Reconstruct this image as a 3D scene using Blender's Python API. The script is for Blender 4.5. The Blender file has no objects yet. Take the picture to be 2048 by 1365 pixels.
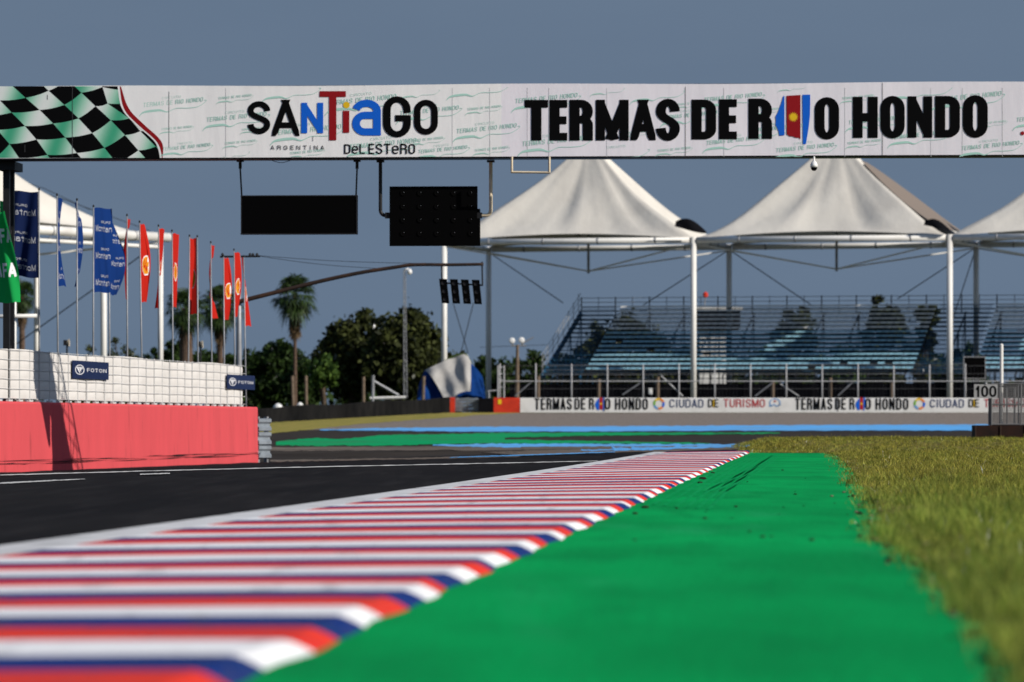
import bpy, math, random
import numpy as np
from mathutils import Vector, Matrix
random.seed(7); rng = np.random.default_rng(7)
S = bpy.context.scene
COL = S.collection
R = math.radians

# ------------------------------------------------------------------ camera, sky, sun, exposure
F, CX, YH, HC = 160/36*2048, 1024.0, 855.0, 0.55     # focal length in photo pixels, principal column, horizon row, lens height
cd = bpy.data.cameras.new("camera"); cam = bpy.data.objects.new("camera", cd); COL.objects.link(cam)
cam.location = (0, 0, HC); cam.rotation_euler = (R(90), 0, 0)
cd.lens = 160; cd.sensor_width = 36; cd.shift_y = (YH-682.5)/2048
cd.clip_start = 0.1; cd.clip_end = 20000
cd.dof.use_dof = True; cd.dof.focus_distance = 58; cd.dof.aperture_fstop = 4.0
S.camera = cam
S.render.engine = 'CYCLES'
S.cycles.use_denoising = True
S.cycles.max_bounces = 6
S.view_settings.view_transform = 'Standard'; S.view_settings.look = 'None'
S.view_settings.exposure = 0.0; S.view_settings.gamma = 1.0

SUN_EL, SUN_AZ = 30, 28                              # height; turned this far from the right-hand side towards the camera
W = bpy.data.worlds.new("World"); S.world = W; W.use_nodes = True
nt = W.node_tree; nt.nodes.clear()
out = nt.nodes.new('ShaderNodeOutputWorld'); bg = nt.nodes.new('ShaderNodeBackground')
sky = nt.nodes.new('ShaderNodeTexSky'); sky.sky_type = 'NISHITA'; sky.sun_disc = False
sky.sun_elevation = R(SUN_EL); sky.sun_rotation = R(90+SUN_AZ); sky.air_density = 1.0; sky.dust_density = 0.6; sky.ozone_density = 2.0
tc = nt.nodes.new('ShaderNodeTexCoord'); sx = nt.nodes.new('ShaderNodeSeparateXYZ')
nt.links.new(tc.outputs['Generated'], sx.inputs[0])
ramp = nt.nodes.new('ShaderNodeMapRange'); ramp.inputs['From Min'].default_value = 0.12; ramp.inputs['From Max'].default_value = 0.45
nt.links.new(sx.outputs['Z'], ramp.inputs['Value'])
# a bank of slate blue cloud stands over the horizon, clear Nishita sky above it
nz = nt.nodes.new('ShaderNodeTexNoise'); nz.inputs['Scale'].default_value = 9; nz.inputs['Detail'].default_value = 4
mp = nt.nodes.new('ShaderNodeMapping'); mp.inputs['Scale'].default_value = (1, 1, 5)
nt.links.new(tc.outputs['Generated'], mp.inputs[0]); nt.links.new(mp.outputs[0], nz.inputs['Vector'])
bank = nt.nodes.new('ShaderNodeMix'); bank.data_type = 'RGBA'
K = 1/0.1
bank.inputs['A'].default_value = (0.119*K, 0.172*K, 0.253*K, 1)
bank.inputs['B'].default_value = (0.140*K, 0.196*K, 0.280*K, 1)
nt.links.new(nz.outputs['Fac'], bank.inputs['Factor'])
mx = nt.nodes.new('ShaderNodeMix'); mx.data_type = 'RGBA'
nt.links.new(ramp.outputs[0], mx.inputs['Factor'])
nt.links.new(bank.outputs['Result'], mx.inputs['A']); nt.links.new(sky.outputs[0], mx.inputs['B'])
nt.links.new(mx.outputs['Result'], bg.inputs['Color']); bg.inputs['Strength'].default_value = 0.1
nt.links.new(bg.outputs[0], out.inputs[0])
sd = bpy.data.lights.new("sun", 'SUN'); so = bpy.data.objects.new("sun", sd); COL.objects.link(so)
sd.energy = 4.9; sd.angle = R(0.53); sd.color = (1.0, 0.93, 0.83)
SV = Vector((math.cos(R(SUN_EL))*math.cos(R(SUN_AZ)), -math.cos(R(SUN_EL))*math.sin(R(SUN_AZ)), math.sin(R(SUN_EL))))
so.rotation_euler = SV.to_track_quat('Z', 'Y').to_euler(); so.location = (60, -40, 80)

# ------------------------------------------------------------------ helpers
def P(px, py, d): return Vector(((px-CX)/F*d, d, HC-(py-YH)/F*d))
def zat(py, d): return HC-(py-YH)/F*d
def sst(a, b, x):
    t = np.clip((x-a)/(b-a), 0, 1); return t*t*(3-2*t)
WX0, WY0, WS = -9.61, 85.4, 3.43/25.1                # pit wall line: X = WX0 + WS*(Y-WY0)
def wallx(Y): return WX0+WS*(Y-WY0)
def wall_d(px, off=0.0):                             # depth at which a pixel column meets the pit wall line moved back by off
    return (WX0-off-WS*WY0)/((px-CX)/F-WS)
def T(X, Y):                                         # height of the ground
    X = np.asarray(X, float); Y = np.asarray(Y, float)
    z = 4.15e-5*np.clip(Y-100, 0, 190)**2
    z = z - 0.32*np.clip(1-(X-wallx(np.minimum(Y, 125)))/10, 0, 1)*(1-sst(118, 160, Y))
    z = z - np.clip(0.055*np.maximum(0, -4-X), 0, 1.1)*sst(170, 290, Y)
    z = z + 0.25*sst(97, 109, Y)*(1-sst(114, 128, Y))*sst(4.7, 6.4, X-0.02*(Y-100))
    return z
def hit(px, py):                                     # where a pixel meets the ground
    lo, hi = 6.0, 289.0
    for _ in range(60):
        m = (lo+hi)/2; X = (px-CX)/F*m
        if YH+(HC-float(T(X, m)))*F/m > py: lo = m
        else: hi = m
    return (px-CX)/F*lo, lo

def mat(name, col, rough=0.7, spec=0.3, var=0.0, scale=6.0, col2=None, metal=0.0, bump=0.0, bscale=None, stretch=None, island=None, detail=5, sharp=(0.35, 0.65), trans=0.0):
    m = bpy.data.materials.new(name); m.use_nodes = True
    n = m.node_tree.nodes; l = m.node_tree.links; b = n['Principled BSDF']
    b.inputs['Base Color'].default_value = (*col, 1); b.inputs['Roughness'].default_value = rough
    b.inputs['Specular IOR Level'].default_value = spec; b.inputs['Metallic'].default_value = metal
    t = n.new('ShaderNodeTexCoord'); vec = t.outputs['Object']
    if stretch:
        q = n.new('ShaderNodeMapping'); q.inputs['Scale'].default_value = stretch; l.new(vec, q.inputs[0]); vec = q.outputs[0]
    last = None
    if var > 0 or col2:
        z = n.new('ShaderNodeTexNoise'); z.inputs['Scale'].default_value = scale; z.inputs['Detail'].default_value = detail
        l.new(vec, z.inputs['Vector'])
        mr = n.new('ShaderNodeMapRange'); mr.inputs['From Min'].default_value = sharp[0]; mr.inputs['From Max'].default_value = sharp[1]
        l.new(z.outputs['Fac'], mr.inputs['Value'])
        k = n.new('ShaderNodeMix'); k.data_type = 'RGBA'
        c2 = col2 if col2 else tuple(max(0, c*(1-var)) for c in col)
        k.inputs['A'].default_value = (*col, 1); k.inputs['B'].default_value = (*c2, 1)
        l.new(mr.outputs[0], k.inputs['Factor']); last = k.outputs['Result']
    if island:
        g = n.new('ShaderNodeNewGeometry'); cr = n.new('ShaderNodeValToRGB')
        els = cr.color_ramp.elements
        for i, c in enumerate(island):
            p = i/(len(island)-1)
            e = els[0] if i == 0 else (els[1] if i == len(island)-1 else els.new(p))
            e.position = p; e.color = (*c, 1)
        l.new(g.outputs['Random Per Island'], cr.inputs[0])
        if last is not None:
            k = n.new('ShaderNodeMix'); k.data_type = 'RGBA'; k.inputs['Factor'].default_value = 0.5
            l.new(last, k.inputs['A']); l.new(cr.outputs[0], k.inputs['B']); last = k.outputs['Result']
        else: last = cr.outputs[0]
    if last is not None: l.new(last, b.inputs['Base Color'])
    if bump > 0:
        z = n.new('ShaderNodeTexNoise'); z.inputs['Scale'].default_value = bscale or scale*4; z.inputs['Detail'].default_value = 6
        l.new(vec, z.inputs['Vector'])
        bp = n.new('ShaderNodeBump'); bp.inputs['Strength'].default_value = 1; bp.inputs['Distance'].default_value = bump
        l.new(z.outputs['Fac'], bp.inputs['Height']); l.new(bp.outputs[0], b.inputs['Normal'])
    if trans > 0:
        tr = n.new('ShaderNodeBsdfTranslucent'); ms = n.new('ShaderNodeMixShader'); ms.inputs[0].default_value = trans
        if last is not None: l.new(last, tr.inputs[0])
        else: tr.inputs[0].default_value = (*col, 1)
        o = n['Material Output']; l.new(b.outputs[0], ms.inputs[1]); l.new(tr.outputs[0], ms.inputs[2]); l.new(ms.outputs[0], o.inputs[0])
    return m

class MB:
    def __init__(s): s.v = []; s.f = []; s.m = []; s.mats = []
    def mi(s, m):
        if m not in s.mats: s.mats.append(m)
        return s.mats.index(m)
    def add(s, vs, fs, m):
        o = len(s.v); s.v += [tuple(v) for v in vs]; k = s.mi(m)
        for f in fs: s.f.append(tuple(i+o for i in f)); s.m.append(k)
    def box(s, c, size, m, ax=None):                 # ax: three axis vectors
        a = ax or (Vector((1,0,0)), Vector((0,1,0)), Vector((0,0,1))); c = Vector(c)
        vs = [c+a[0]*(size[0]/2*i)+a[1]*(size[1]/2*j)+a[2]*(size[2]/2*k) for i in (-1,1) for j in (-1,1) for k in (-1,1)]
        s.add(vs, [(0,1,3,2),(4,6,7,5),(0,4,5,1),(2,3,7,6),(0,2,6,4),(1,5,7,3)], m)
    def pipe(s, pts, r, m, n=8, cap=True):
        pts = [Vector(p) for p in pts]; rs = r if isinstance(r, (list, tuple)) else [r]*len(pts)
        vs, fs = [], []; ref = None
        for i, p in enumerate(pts):
            t = (pts[min(i+1, len(pts)-1)]-pts[max(i-1, 0)]).normalized()
            if ref is None: ref = Vector((0,0,1)) if abs(t.z) < .9 else Vector((0,1,0))
            a = t.cross(ref).normalized(); b = a.cross(t).normalized(); ref = b
            for k in range(n):
                th = 2*math.pi*k/n; vs.append(p+a*(math.cos(th)*rs[i])+b*(math.sin(th)*rs[i]))
        for i in range(len(pts)-1):
            for k in range(n):
                k2 = (k+1) % n; fs.append((i*n+k, i*n+k2, (i+1)*n+k2, (i+1)*n+k))
        if cap: fs.append(tuple(range(n))[::-1]); fs.append(tuple(range((len(pts)-1)*n, len(pts)*n)))
        s.add(vs, fs, m)
    def lathe(s, c, prof, m, n=16, ax=None):         # prof: (radius, height) along axis
        c = Vector(c); a = ax or (Vector((1,0,0)), Vector((0,1,0)), Vector((0,0,1)))
        vs = [c+a[0]*(r*math.cos(2*math.pi*k/n))+a[1]*(r*math.sin(2*math.pi*k/n))+a[2]*h for r, h in prof for k in range(n)]
        fs = [(i*n+k, i*n+(k+1) % n, (i+1)*n+(k+1) % n, (i+1)*n+k) for i in range(len(prof)-1) for k in range(n)]
        s.add(vs, fs, m)
    def grid(s, fn, us, vs_, m):                     # fn(u, v) -> point ; m a material or fn(u,v)
        vs = [fn(u, v) for v in vs_ for u in us]; nu = len(us)
        if callable(m):
            o = len(s.v); s.v += [tuple(p) for p in vs]
            for j in range(len(vs_)-1):
                for i in range(nu-1):
                    s.f.append((o+j*nu+i, o+j*nu+i+1, o+(j+1)*nu+i+1, o+(j+1)*nu+i)); s.m.append(s.mi(m((us[i]+us[i+1])/2, (vs_[j]+vs_[j+1])/2)))
        else:
            s.add(vs, [(j*nu+i, j*nu+i+1, (j+1)*nu+i+1, (j+1)*nu+i) for j in range(len(vs_)-1) for i in range(nu-1)], m)
    def build(s, name, parent=None, smooth=False, **kw):
        me = bpy.data.meshes.new(name)
        off = Vector(parent['_loc']) if parent is not None else Vector((0,0,0))
        loc = Vector((0,0,0))
        if parent is None and s.v:
            a = np.array(s.v); loc = Vector(((a[:,0].min()+a[:,0].max())/2, (a[:,1].min()+a[:,1].max())/2, a[:,2].min())); off = loc
        me.from_pydata([(x-off.x, y-off.y, z-off.z) for x, y, z in s.v], [], s.f)
        for m in s.mats: me.materials.append(m)
        me.polygons.foreach_set('material_index', s.m)
        if smooth: me.polygons.foreach_set('use_smooth', [True]*len(s.f))
        me.update()
        o = bpy.data.objects.new(name, me); COL.objects.link(o)
        if parent is not None: o.parent = parent; o['_loc'] = list(off)
        else: o.location = loc; o['_loc'] = list(loc)
        tag(o, **kw); return o
def tag(o, label=None, cat=None, group=None, kind=None):
    for k, v in (('label', label), ('category', cat), ('group', group), ('kind', kind)):
        if v: o[k] = v
    return o
def thing(name, loc, label, cat, group=None):
    o = bpy.data.objects.new(name, None); COL.objects.link(o); o.location = loc; o['_loc'] = list(loc)
    o.empty_display_size = 0.3
    return tag(o, label, cat, group)
def lin(a, b, n): return [a+(b-a)*i/(n-1) for i in range(n)]
def nmesh(name, verts, faces, m, parent=None, **kw): # big numpy meshes (all faces the same size)
    k = faces.shape[1]; me = bpy.data.meshes.new(name)
    off = np.array(parent['_loc']) if parent is not None else np.zeros(3)
    me.vertices.add(len(verts)); me.vertices.foreach_set('co', (verts-off).astype(np.float32).ravel())
    me.loops.add(faces.size); me.loops.foreach_set('vertex_index', faces.astype(np.int32).ravel())
    me.polygons.add(len(faces)); me.polygons.foreach_set('loop_start', np.arange(0, faces.size, k, dtype=np.int32))
    me.materials.append(m); me.update(calc_edges=True); me.validate()
    o = bpy.data.objects.new(name, me); COL.objects.link(o)
    if parent is not None: o.parent = parent
    o['_loc'] = list(off); tag(o, **kw); return o

# ------------------------------------------------------------------ lettering: stroke skeletons in a unit box
def arc(cx, cy, rx, ry, a0, a1, n=10): return [(cx+rx*math.cos(R(a0+(a1-a0)*i/n)), cy+ry*math.sin(R(a0+(a1-a0)*i/n))) for i in range(n+1)]
def skel(c, q=0.28):
    L = lambda *p: (list(p), False)
    if c in 'O0Qo': return [(arc(.5,1-q,.5,q,0,180)+arc(.5,q,.5,q,180,360), True)]
    if c == 'T': return [L((0,1),(1,1)), L((.5,1),(.5,0))]
    if c == 'E': return [L((0,0),(0,1)), L((0,1),(1,1)), L((0,.5),(.9,.5)), L((0,0),(1,0))]
    if c == 'F': return [L((0,0),(0,1)), L((0,1),(1,1)), L((0,.5),(.85,.5))]
    if c == 'L': return [L((0,0),(0,1)), L((0,0),(1,0))]
    if c == 'H': return [L((0,0),(0,1)), L((1,0),(1,1)), L((0,.5),(1,.5))]
    if c == 'I' or c == 'l': return [L((.5,0),(.5,1))]
    if c == '1': return [L((.6,0),(.6,1)), L((.1,.75),(.6,1))]
    if c == 'N': return [L((0,0),(0,1)), L((1,0),(1,1)), L((0,1),(1,0))]
    if c == 'M': return [L((0,0),(0,1)), L((1,0),(1,1)), L((0,1),(.5,.1)), L((1,1),(.5,.1))]
    if c == 'A': return [L((0,0),(.5,1)), L((1,0),(.5,1)), L((.2,.26),(.8,.26))]
    if c == 'U': return [([(0,1)]+arc(.5,q,.5,q,180,360)+[(1,1)], False)]
    if c == 'C': return [(arc(.5,1-q,.5,q,0,180)+arc(.5,q,.5,q,180,360), False)]
    if c == 'G': return [(arc(.5,1-q,.5,q,0,180)+arc(.5,q,.5,q,180,360)+[(1,.46)], False), L((.6,.46),(1,.46))]
    if c == 'D': return [L((0,0),(0,1)), ([(0,1)]+arc(.5,1-q*.8,.5,q*.8,90,0)+arc(.5,q*.8,.5,q*.8,0,-90)+[(0,0)], False)]
    if c == 'P': return [L((0,0),(0,1)), ([(0,1)]+arc(.5,.76,.5,.24,90,-90)+[(0,.52)], False)]
    if c == 'R': return [L((0,0),(0,1)), ([(0,1)]+arc(.5,.76,.5,.24,90,-90)+[(0,.52)], False), ([(.3,.52)]+arc(.5,.36,.5,.16,90,0)+[(1,0)], False)]
    if c == 'S':
        b = [(1*(3*t*t-2*t**3), .74-.48*t) for t in lin(0, 1, 11)][1:-1]
        b = [((1-t)**3*0+3*(1-t)**2*t*0+3*(1-t)*t*t*1+t**3, (1-t)**3*.74+3*(1-t)**2*t*.5+3*(1-t)*t*t*.5+t**3*.26) for t in lin(0, 1, 12)][1:-1]
        return [(arc(.5,.74,.5,.26,0,180)+b+arc(.5,.26,.5,.26,0,-180), False)]
    if c == 'a': return [(arc(.5,.74,.5,.26,170,0)+[(1,0)], False), ([(1,.58)]+arc(.4,.29,.4,.29,90,270)+[(1,0)], False)]
    if c == 'n': return [L((0,0),(0,1)), (arc(.5,.72,.5,.28,180,0)+[(1,0)], False)]
    if c == 't': return [L((.4,0),(.4,1.35)), L((0,1),(1,1))]
    if c == 'e': return [([(1,.5)]+arc(.5,.72,.5,.28,0,180)+arc(.5,.28,.5,.28,180,330), False), L((0,.5),(1,.5))]
    if c == 'i': return [L((.5,0),(.5,1))]
    return []
def glyph(mb, c, x0, x1, y0, y1, tx, ty, fn, m, q=0.28, slant=0.0, lay=0):
    """letter c in box x0..x1 (left to right), y0..y1 (bottom to top); tx, ty stroke widths; fn(x, y, layer) places it"""
    w, h = x1-x0, y1-y0
    sgx = 1 if w > 0 else -1; sgy = 1 if h > 0 else -1
    w, h = abs(w), abs(h)
    for si, (pts, closed) in enumerate(skel(c, q)):
        pp = [(tx/2+p[0]*(w-tx), ty/2+p[1]*(h-ty)) for p in pts]
        if len(pp) == 2:
            (ax, ay), (bx, by) = pp; L = math.hypot(bx-ax, by-ay) or 1; dx, dy = (bx-ax)/L, (by-ay)/L
            if c in 'AMN' and abs(dx) > .02 and abs(dy) > .02:      # diagonals run on and are cut flat by the box
                ax -= dx*ty; ay -= dy*ty; bx += dx*ty; by += dy*ty
            elif not (c == 'A'): ax -= dx*tx/2; ay -= dy*ty/2; bx += dx*tx/2; by += dy*ty/2
            k = 6; pp = [(ax+(bx-ax)*i/k, ay+(by-ay)*i/k) for i in range(k+1)]
        elif not closed:
            (ax, ay), (bx, by) = pp[0], pp[1]; L = math.hypot(bx-ax, by-ay); 
            if c not in 'SCae': pp[0] = (ax-(bx-ax)/L*tx/2, ay-(by-ay)/L*ty/2)
            (ax, ay), (bx, by) = pp[-2], pp[-1]; L = math.hypot(bx-ax, by-ay)
            if c not in 'SCe': pp[-1] = (bx+(bx-ax)/L*tx/2*0+0, by+(by-ay)/L*ty/2) if abs(by-ay) > abs(bx-ax) else (bx, by)
        n = len(pp); vs = []
        wd = (tx, ty)
        if len(pts) == 2 and c in 'AMN' and abs(pts[0][0]-pts[1][0]) > .02 and abs(pts[0][1]-pts[1][1]) > .02: wd = (tx*0.98, tx*0.98)
        for i in range(n):
            a = pp[(i-1) % n] if (closed or i > 0) else pp[i]; b = pp[(i+1) % n] if (closed or i < n-1) else pp[i]
            dx, dy = b[0]-a[0], b[1]-a[1]; L = math.hypot(dx, dy) or 1; nx, ny = -dy/L, dx/L
            for sg in (1, -1):
                x = min(max(pp[i][0]+sg*nx*wd[0]/2, 0), w); y = pp[i][1]+sg*ny*wd[1]/2
                y = min(max(y, 0), h*1.4 if c == 't' else h)
                vs.append(fn(x0+sgx*(x+slant*y), y0+sgy*y, lay+si*0.15))
        fs = [(2*i, 2*i+1, 2*i+3, 2*i+2) for i in range(n-1)]
        if closed: fs.append((2*n-2, 2*n-1, 1, 0))
        mb.add(vs, fs, m)
LW = {'I': .42, 'M': 1.25, ' ': .55, 'l': .4, 'i': .4, '1': .75, 't': .75, 'L': .85, 'E': .88, 'F': .85}
def text(mb, s, x0, x1, y0, y1, fn, m, st=0.2, sth=None, gap=0.22, q=0.28, slant=0.0, lay=0, lower=.72):
    ws = [LW.get(c, 1.0) for c in s]; tot = sum(ws)+gap*(len(s)-1); u = (x1-x0)/tot; x = x0
    for c, w in zip(s, ws):
        low = c in 'antoei' or c == 'e'
        yt = y0+(y1-y0)*(lower if low else 1)
        if c != ' ':
            glyph(mb, c, x, x+w*u, y0, yt, abs(u)*st, (sth or st*0.85)*abs(u), fn, m, q, slant, lay)
            if c == 'i':
                pass
        x += (w+gap)*u

# ------------------------------------------------------------------ materials
M = {}
M['ground'] = mat('ground_earth', (.10,.085,.045), .95, .1, col2=(.055,.065,.02), scale=.8)
M['asphalt'] = mat('asphalt_dark', (.0085,.0075,.0075), .85, .03, col2=(.014,.0125,.012), scale=1.2, bump=.004, bscale=60, stretch=(1,.12,1))
M['asphalt_far'] = mat('asphalt_runoff', (.030,.026,.024), .95, .02, col2=(.048,.041,.036), scale=.35, stretch=(.4,1.2,1))
M['gravel'] = mat('gravel', (.27,.232,.205), .95, .02, col2=(.16,.137,.12), scale=5, bump=.06, bscale=9, detail=8)
M['blue_paint'] = mat('light_blue_paint', (.11,.40,.82), .8, .03, col2=(.16,.27,.38), scale=1.1, stretch=(.35,.6,1), sharp=(.48,.72), detail=7)
M['green_far'] = mat('green_paint_far', (.004,.31,.105), .8, .03, col2=(.05,.13,.07), scale=.8, stretch=(.3,.5,1), sharp=(.5,.75), detail=7)
M['drygrass'] = mat('dry_grass', (.36,.28,.085), .95, .02, col2=(.17,.18,.04), scale=1.2, bump=.05, bscale=5)
M['mud'] = mat('brown_runoff', (.20,.165,.14), .95, .02, col2=(.08,.068,.056), scale=.9, stretch=(.3,1.4,1))
M['white_line'] = mat('white_line', (.60,.59,.57), .7, .2, col2=(.25,.24,.23), scale=3, sharp=(.5,.75))
M['conc_strip'] = mat('pale_kerb_edge', (.64,.64,.65), .7, .2, col2=(.30,.30,.30), scale=2.2, sharp=(.45,.8), bump=.004, bscale=40)
M['k_white'] = mat('kerb_white', (.85,.85,.86), .6, .1, col2=(.66,.66,.68), scale=1.8, sharp=(.45,.85), bump=.003, bscale=30)
M['k_red'] = mat('kerb_red', (.72,.036,.014), .6, .06, col2=(.50,.03,.03), scale=2.2, sharp=(.4,.8), bump=.003, bscale=30)
M['k_blue'] = mat('kerb_blue', (.004,.022,.17), .6, .06, col2=(.010,.03,.13), scale=2, bump=.003, bscale=30)
M['tyre'] = mat('tyre_mark', (.001,.235,.062), .85, .03, col2=(.002,.31,.086), scale=2.5, stretch=(6,.6,1), sharp=(.35,.55))
M['clod'] = mat('mud_clod', (.02,.02,.012), .95, .05)
M['white'] = mat('white_paint', (.78,.77,.74), .45, .4, var=.18, scale=1.2)
M['white_pipe'] = mat('white_pipe', (.74,.73,.70), .5, .3, col2=(.58,.56,.53), scale=.7, sharp=(.5,.8))
M['grey_metal'] = mat('grey_metal', (.30,.31,.33), .5, .4, metal=.3, var=.3, scale=3)
M['dark_metal'] = mat('dark_metal', (.012,.012,.014), .55, .3, var=.3, scale=4)
M['black'] = mat('black_board', (.0016,.0016,.0018), .75, .03)
M['rust'] = mat('rusty_pipe', (.05,.025,.016), .7, .2, col2=(.02,.014,.012), scale=3)
M['cream'] = mat('cream_paint', (.65,.55,.40), .5, .3, var=.2, scale=6)
M['sheet'] = mat('white_fence_cloth', (.66,.635,.61), .85, .08, col2=(.56,.535,.51), scale=1.3, sharp=(.4,.8), bump=.01, bscale=6)
M['wire'] = mat('fence_wire', (.40,.40,.41), .6, .3)
M['wire_pale'] = mat('pale_wire', (.52,.52,.52), .6, .2)
M['wire_dark'] = mat('mesh_wire', (.14,.14,.145), .6, .3)
M['signblue'] = mat('navy_sign', (.005,.012,.055), .5, .3)
M['signwhite'] = mat('sign_white', (.75,.75,.78), .5, .3)
M['flagwhite'] = mat('flag_white_print', (.42,.44,.50), .8, .05, trans=.2)
M['armco'] = mat('galvanised_rail', (.28,.32,.36), .45, .4, metal=.35, var=.3, scale=4)
M['tent'] = mat('tent_membrane', (.60,.575,.525), .85, .05, col2=(.48,.455,.415), scale=.35, sharp=(.4,.85), bump=.04, bscale=1.2)
M['tent_shaded'] = mat('tent_shaded_membrane', (.20,.165,.14), .8, .1)  # tent membrane in shade, its darkness put into the colour
M['seat_w'] = mat('white_seat', (.86,.86,.84), .6, .15, var=.15, scale=4)
M['seat_b'] = mat('pale_blue_seat', (.30,.55,.68), .5, .2, var=.25, scale=4)
M['tread'] = mat('stand_tread', (.035,.05,.065), .7, .2, var=.3, scale=3)
M['standblue'] = mat('blue_steel', (.02,.12,.24), .5, .3, var=.3, scale=3)
M['cloth_black'] = mat('black_shade_cloth', (.006,.006,.008), .9, .05, var=.3, scale=2)
M['wood'] = mat('weathered_post', (.20,.15,.11), .9, .1, var=.4, scale=5)
M['tyrewall'] = mat('black_conveyor_belt', (.010,.010,.011), .85, .12, col2=(.022,.021,.021), scale=1.2, stretch=(3,3,.5))
M['redblock'] = mat('red_block', (.58,.035,.012), .55, .3, var=.25, scale=2)
M['yellow'] = mat('yellow_print', (.75,.48,.015), .6, .2)
M['wallwhite'] = mat('white_wall_paint', (.72,.71,.70), .6, .2, col2=(.55,.54,.52), scale=1.2, sharp=(.5,.85))
M['ink'] = mat('black_ink', (.003,.003,.0035), .7, .04)
M['ink_navy'] = mat('navy_ink', (.015,.035,.12), .6, .15)
M['ink_red'] = mat('red_ink', (.42,.012,.018), .6, .2)
M['ink_dred'] = mat('dark_red_ink', (.27,.004,.008), .6, .2)
M['ink_blue'] = mat('blue_ink', (.003,.115,.62), .6, .2)
M['ink_lblue'] = mat('pale_blue_ink', (.15,.33,.62), .6, .2)
M['ink_orange'] = mat('orange_ink', (.75,.22,.03), .6, .2)
M['ink_green'] = mat('green_ink', (.18,.42,.05), .6, .2)
M['ink_teal'] = mat('pale_teal_ink', (.43,.66,.58), .7, .1)
M['ink_teal2'] = mat('teal_ink', (.40,.66,.58), .7, .1)
M['ink_grey'] = mat('grey_ink', (.06,.06,.065), .6, .2)
M['vinyl'] = mat('white_vinyl', (.88,.88,.88), .7, .1, col2=(.82,.82,.825), scale=.8, bump=.006, bscale=2.5, stretch=(2.2,1,.6))
M['vinyl2'] = mat('lavender_vinyl', (.84,.81,.87), .7, .1, col2=(.78,.755,.815), scale=.8, bump=.006, bscale=2.5, stretch=(2.2,1,.6))
M['navyflag'] = mat('navy_cloth', (.006,.016,.075), .8, .1, trans=.25)
M['blueflag'] = mat('blue_cloth', (.007,.035,.17), .8, .05, trans=.2)
M['redflag'] = mat('red_cloth', (.62,.024,.014), .8, .05, trans=.35)
M['greenflag'] = mat('green_cloth', (.014,.40,.09), .8, .05, trans=.3)
M['goldflag'] = mat('gold_print', (.75,.30,.01), .75, .15, trans=.2)
M['tarpblue'] = mat('blue_tarp', (.005,.035,.16), .85, .04, var=.3, scale=2, bump=.06, bscale=2)
M['tarpwhite'] = mat('white_tarp', (.40,.39,.375), .8, .05, var=.25, scale=1, bump=.08, bscale=1.6)
M['bark'] = mat('bark', (.10,.075,.055), .95, .05, var=.4, scale=3, bump=.04)
M['palmbark'] = mat('palm_bark', (.14,.095,.07), .95, .05, var=.4, scale=3, stretch=(1,1,4), bump=.03)
M['leaf_olive'] = mat('leaf_olive', (.03,.035,.01), .7, .15, island=[(.005,.008,.003), (.015,.020,.005), (.030,.040,.010), (.062,.074,.018)], trans=.15)
M['leaf_green'] = mat('leaf_green', (.03,.06,.015), .7, .15, island=[(.005,.012,.003), (.014,.030,.006), (.034,.066,.012)], trans=.15)
M['leaf_light'] = mat('leaf_light', (.05,.10,.02), .7, .15, island=[(.02,.05,.01), (.05,.11,.018), (.10,.17,.03)], trans=.2)
M['frond'] = mat('palm_frond', (.03,.06,.015), .55, .25, island=[(.006,.012,.004), (.016,.032,.007), (.045,.085,.018)], trans=.15)
M['frond_dry'] = mat('dry_frond', (.10,.07,.04), .9, .05, island=[(.03,.02,.012), (.09,.06,.03), (.13,.09,.05)])
M['lamp_white'] = mat('lamp_housing', (.75,.75,.74), .35, .5)

def rubber(m, amt, col, sc=7, st_=(1.2,.12,1), lo=.58, hi=.8):
    n = m.node_tree.nodes; l = m.node_tree.links; b = n['Principled BSDF']; src = b.inputs['Base Color'].links[0].from_socket
    g = n.new('ShaderNodeTexCoord'); q = n.new('ShaderNodeMapping'); q.inputs['Scale'].default_value = st_; q.inputs['Rotation'].default_value = (0,0,R(-3.5))
    z = n.new('ShaderNodeTexNoise'); z.inputs['Scale'].default_value = sc; z.inputs['Detail'].default_value = 6
    l.new(g.outputs['Object'], q.inputs[0]); l.new(q.outputs[0], z.inputs['Vector'])
    mr = n.new('ShaderNodeMapRange'); mr.inputs['From Min'].default_value = lo; mr.inputs['From Max'].default_value = hi; mr.inputs['To Max'].default_value = amt
    l.new(z.outputs['Fac'], mr.inputs['Value']); k = n.new('ShaderNodeMix'); k.data_type = 'RGBA'; k.inputs['B'].default_value = (*col, 1)
    l.new(mr.outputs[0], k.inputs['Factor']); l.new(src, k.inputs['A']); l.new(k.outputs['Result'], b.inputs['Base Color'])
for k in ('k_white','k_red','k_blue'): rubber(M[k], .55, (.07,.06,.06)); rubber(M[k], .5, (.25,.22,.20), 40, (1,.6,1), .62, .75)
rubber(M['asphalt'], .8, (.022,.020,.020), 5, (1,.05,1), .5, .72); rubber(M['asphalt'], .9, (.05,.047,.045), 90, (1,1,1), .66, .74)
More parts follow.
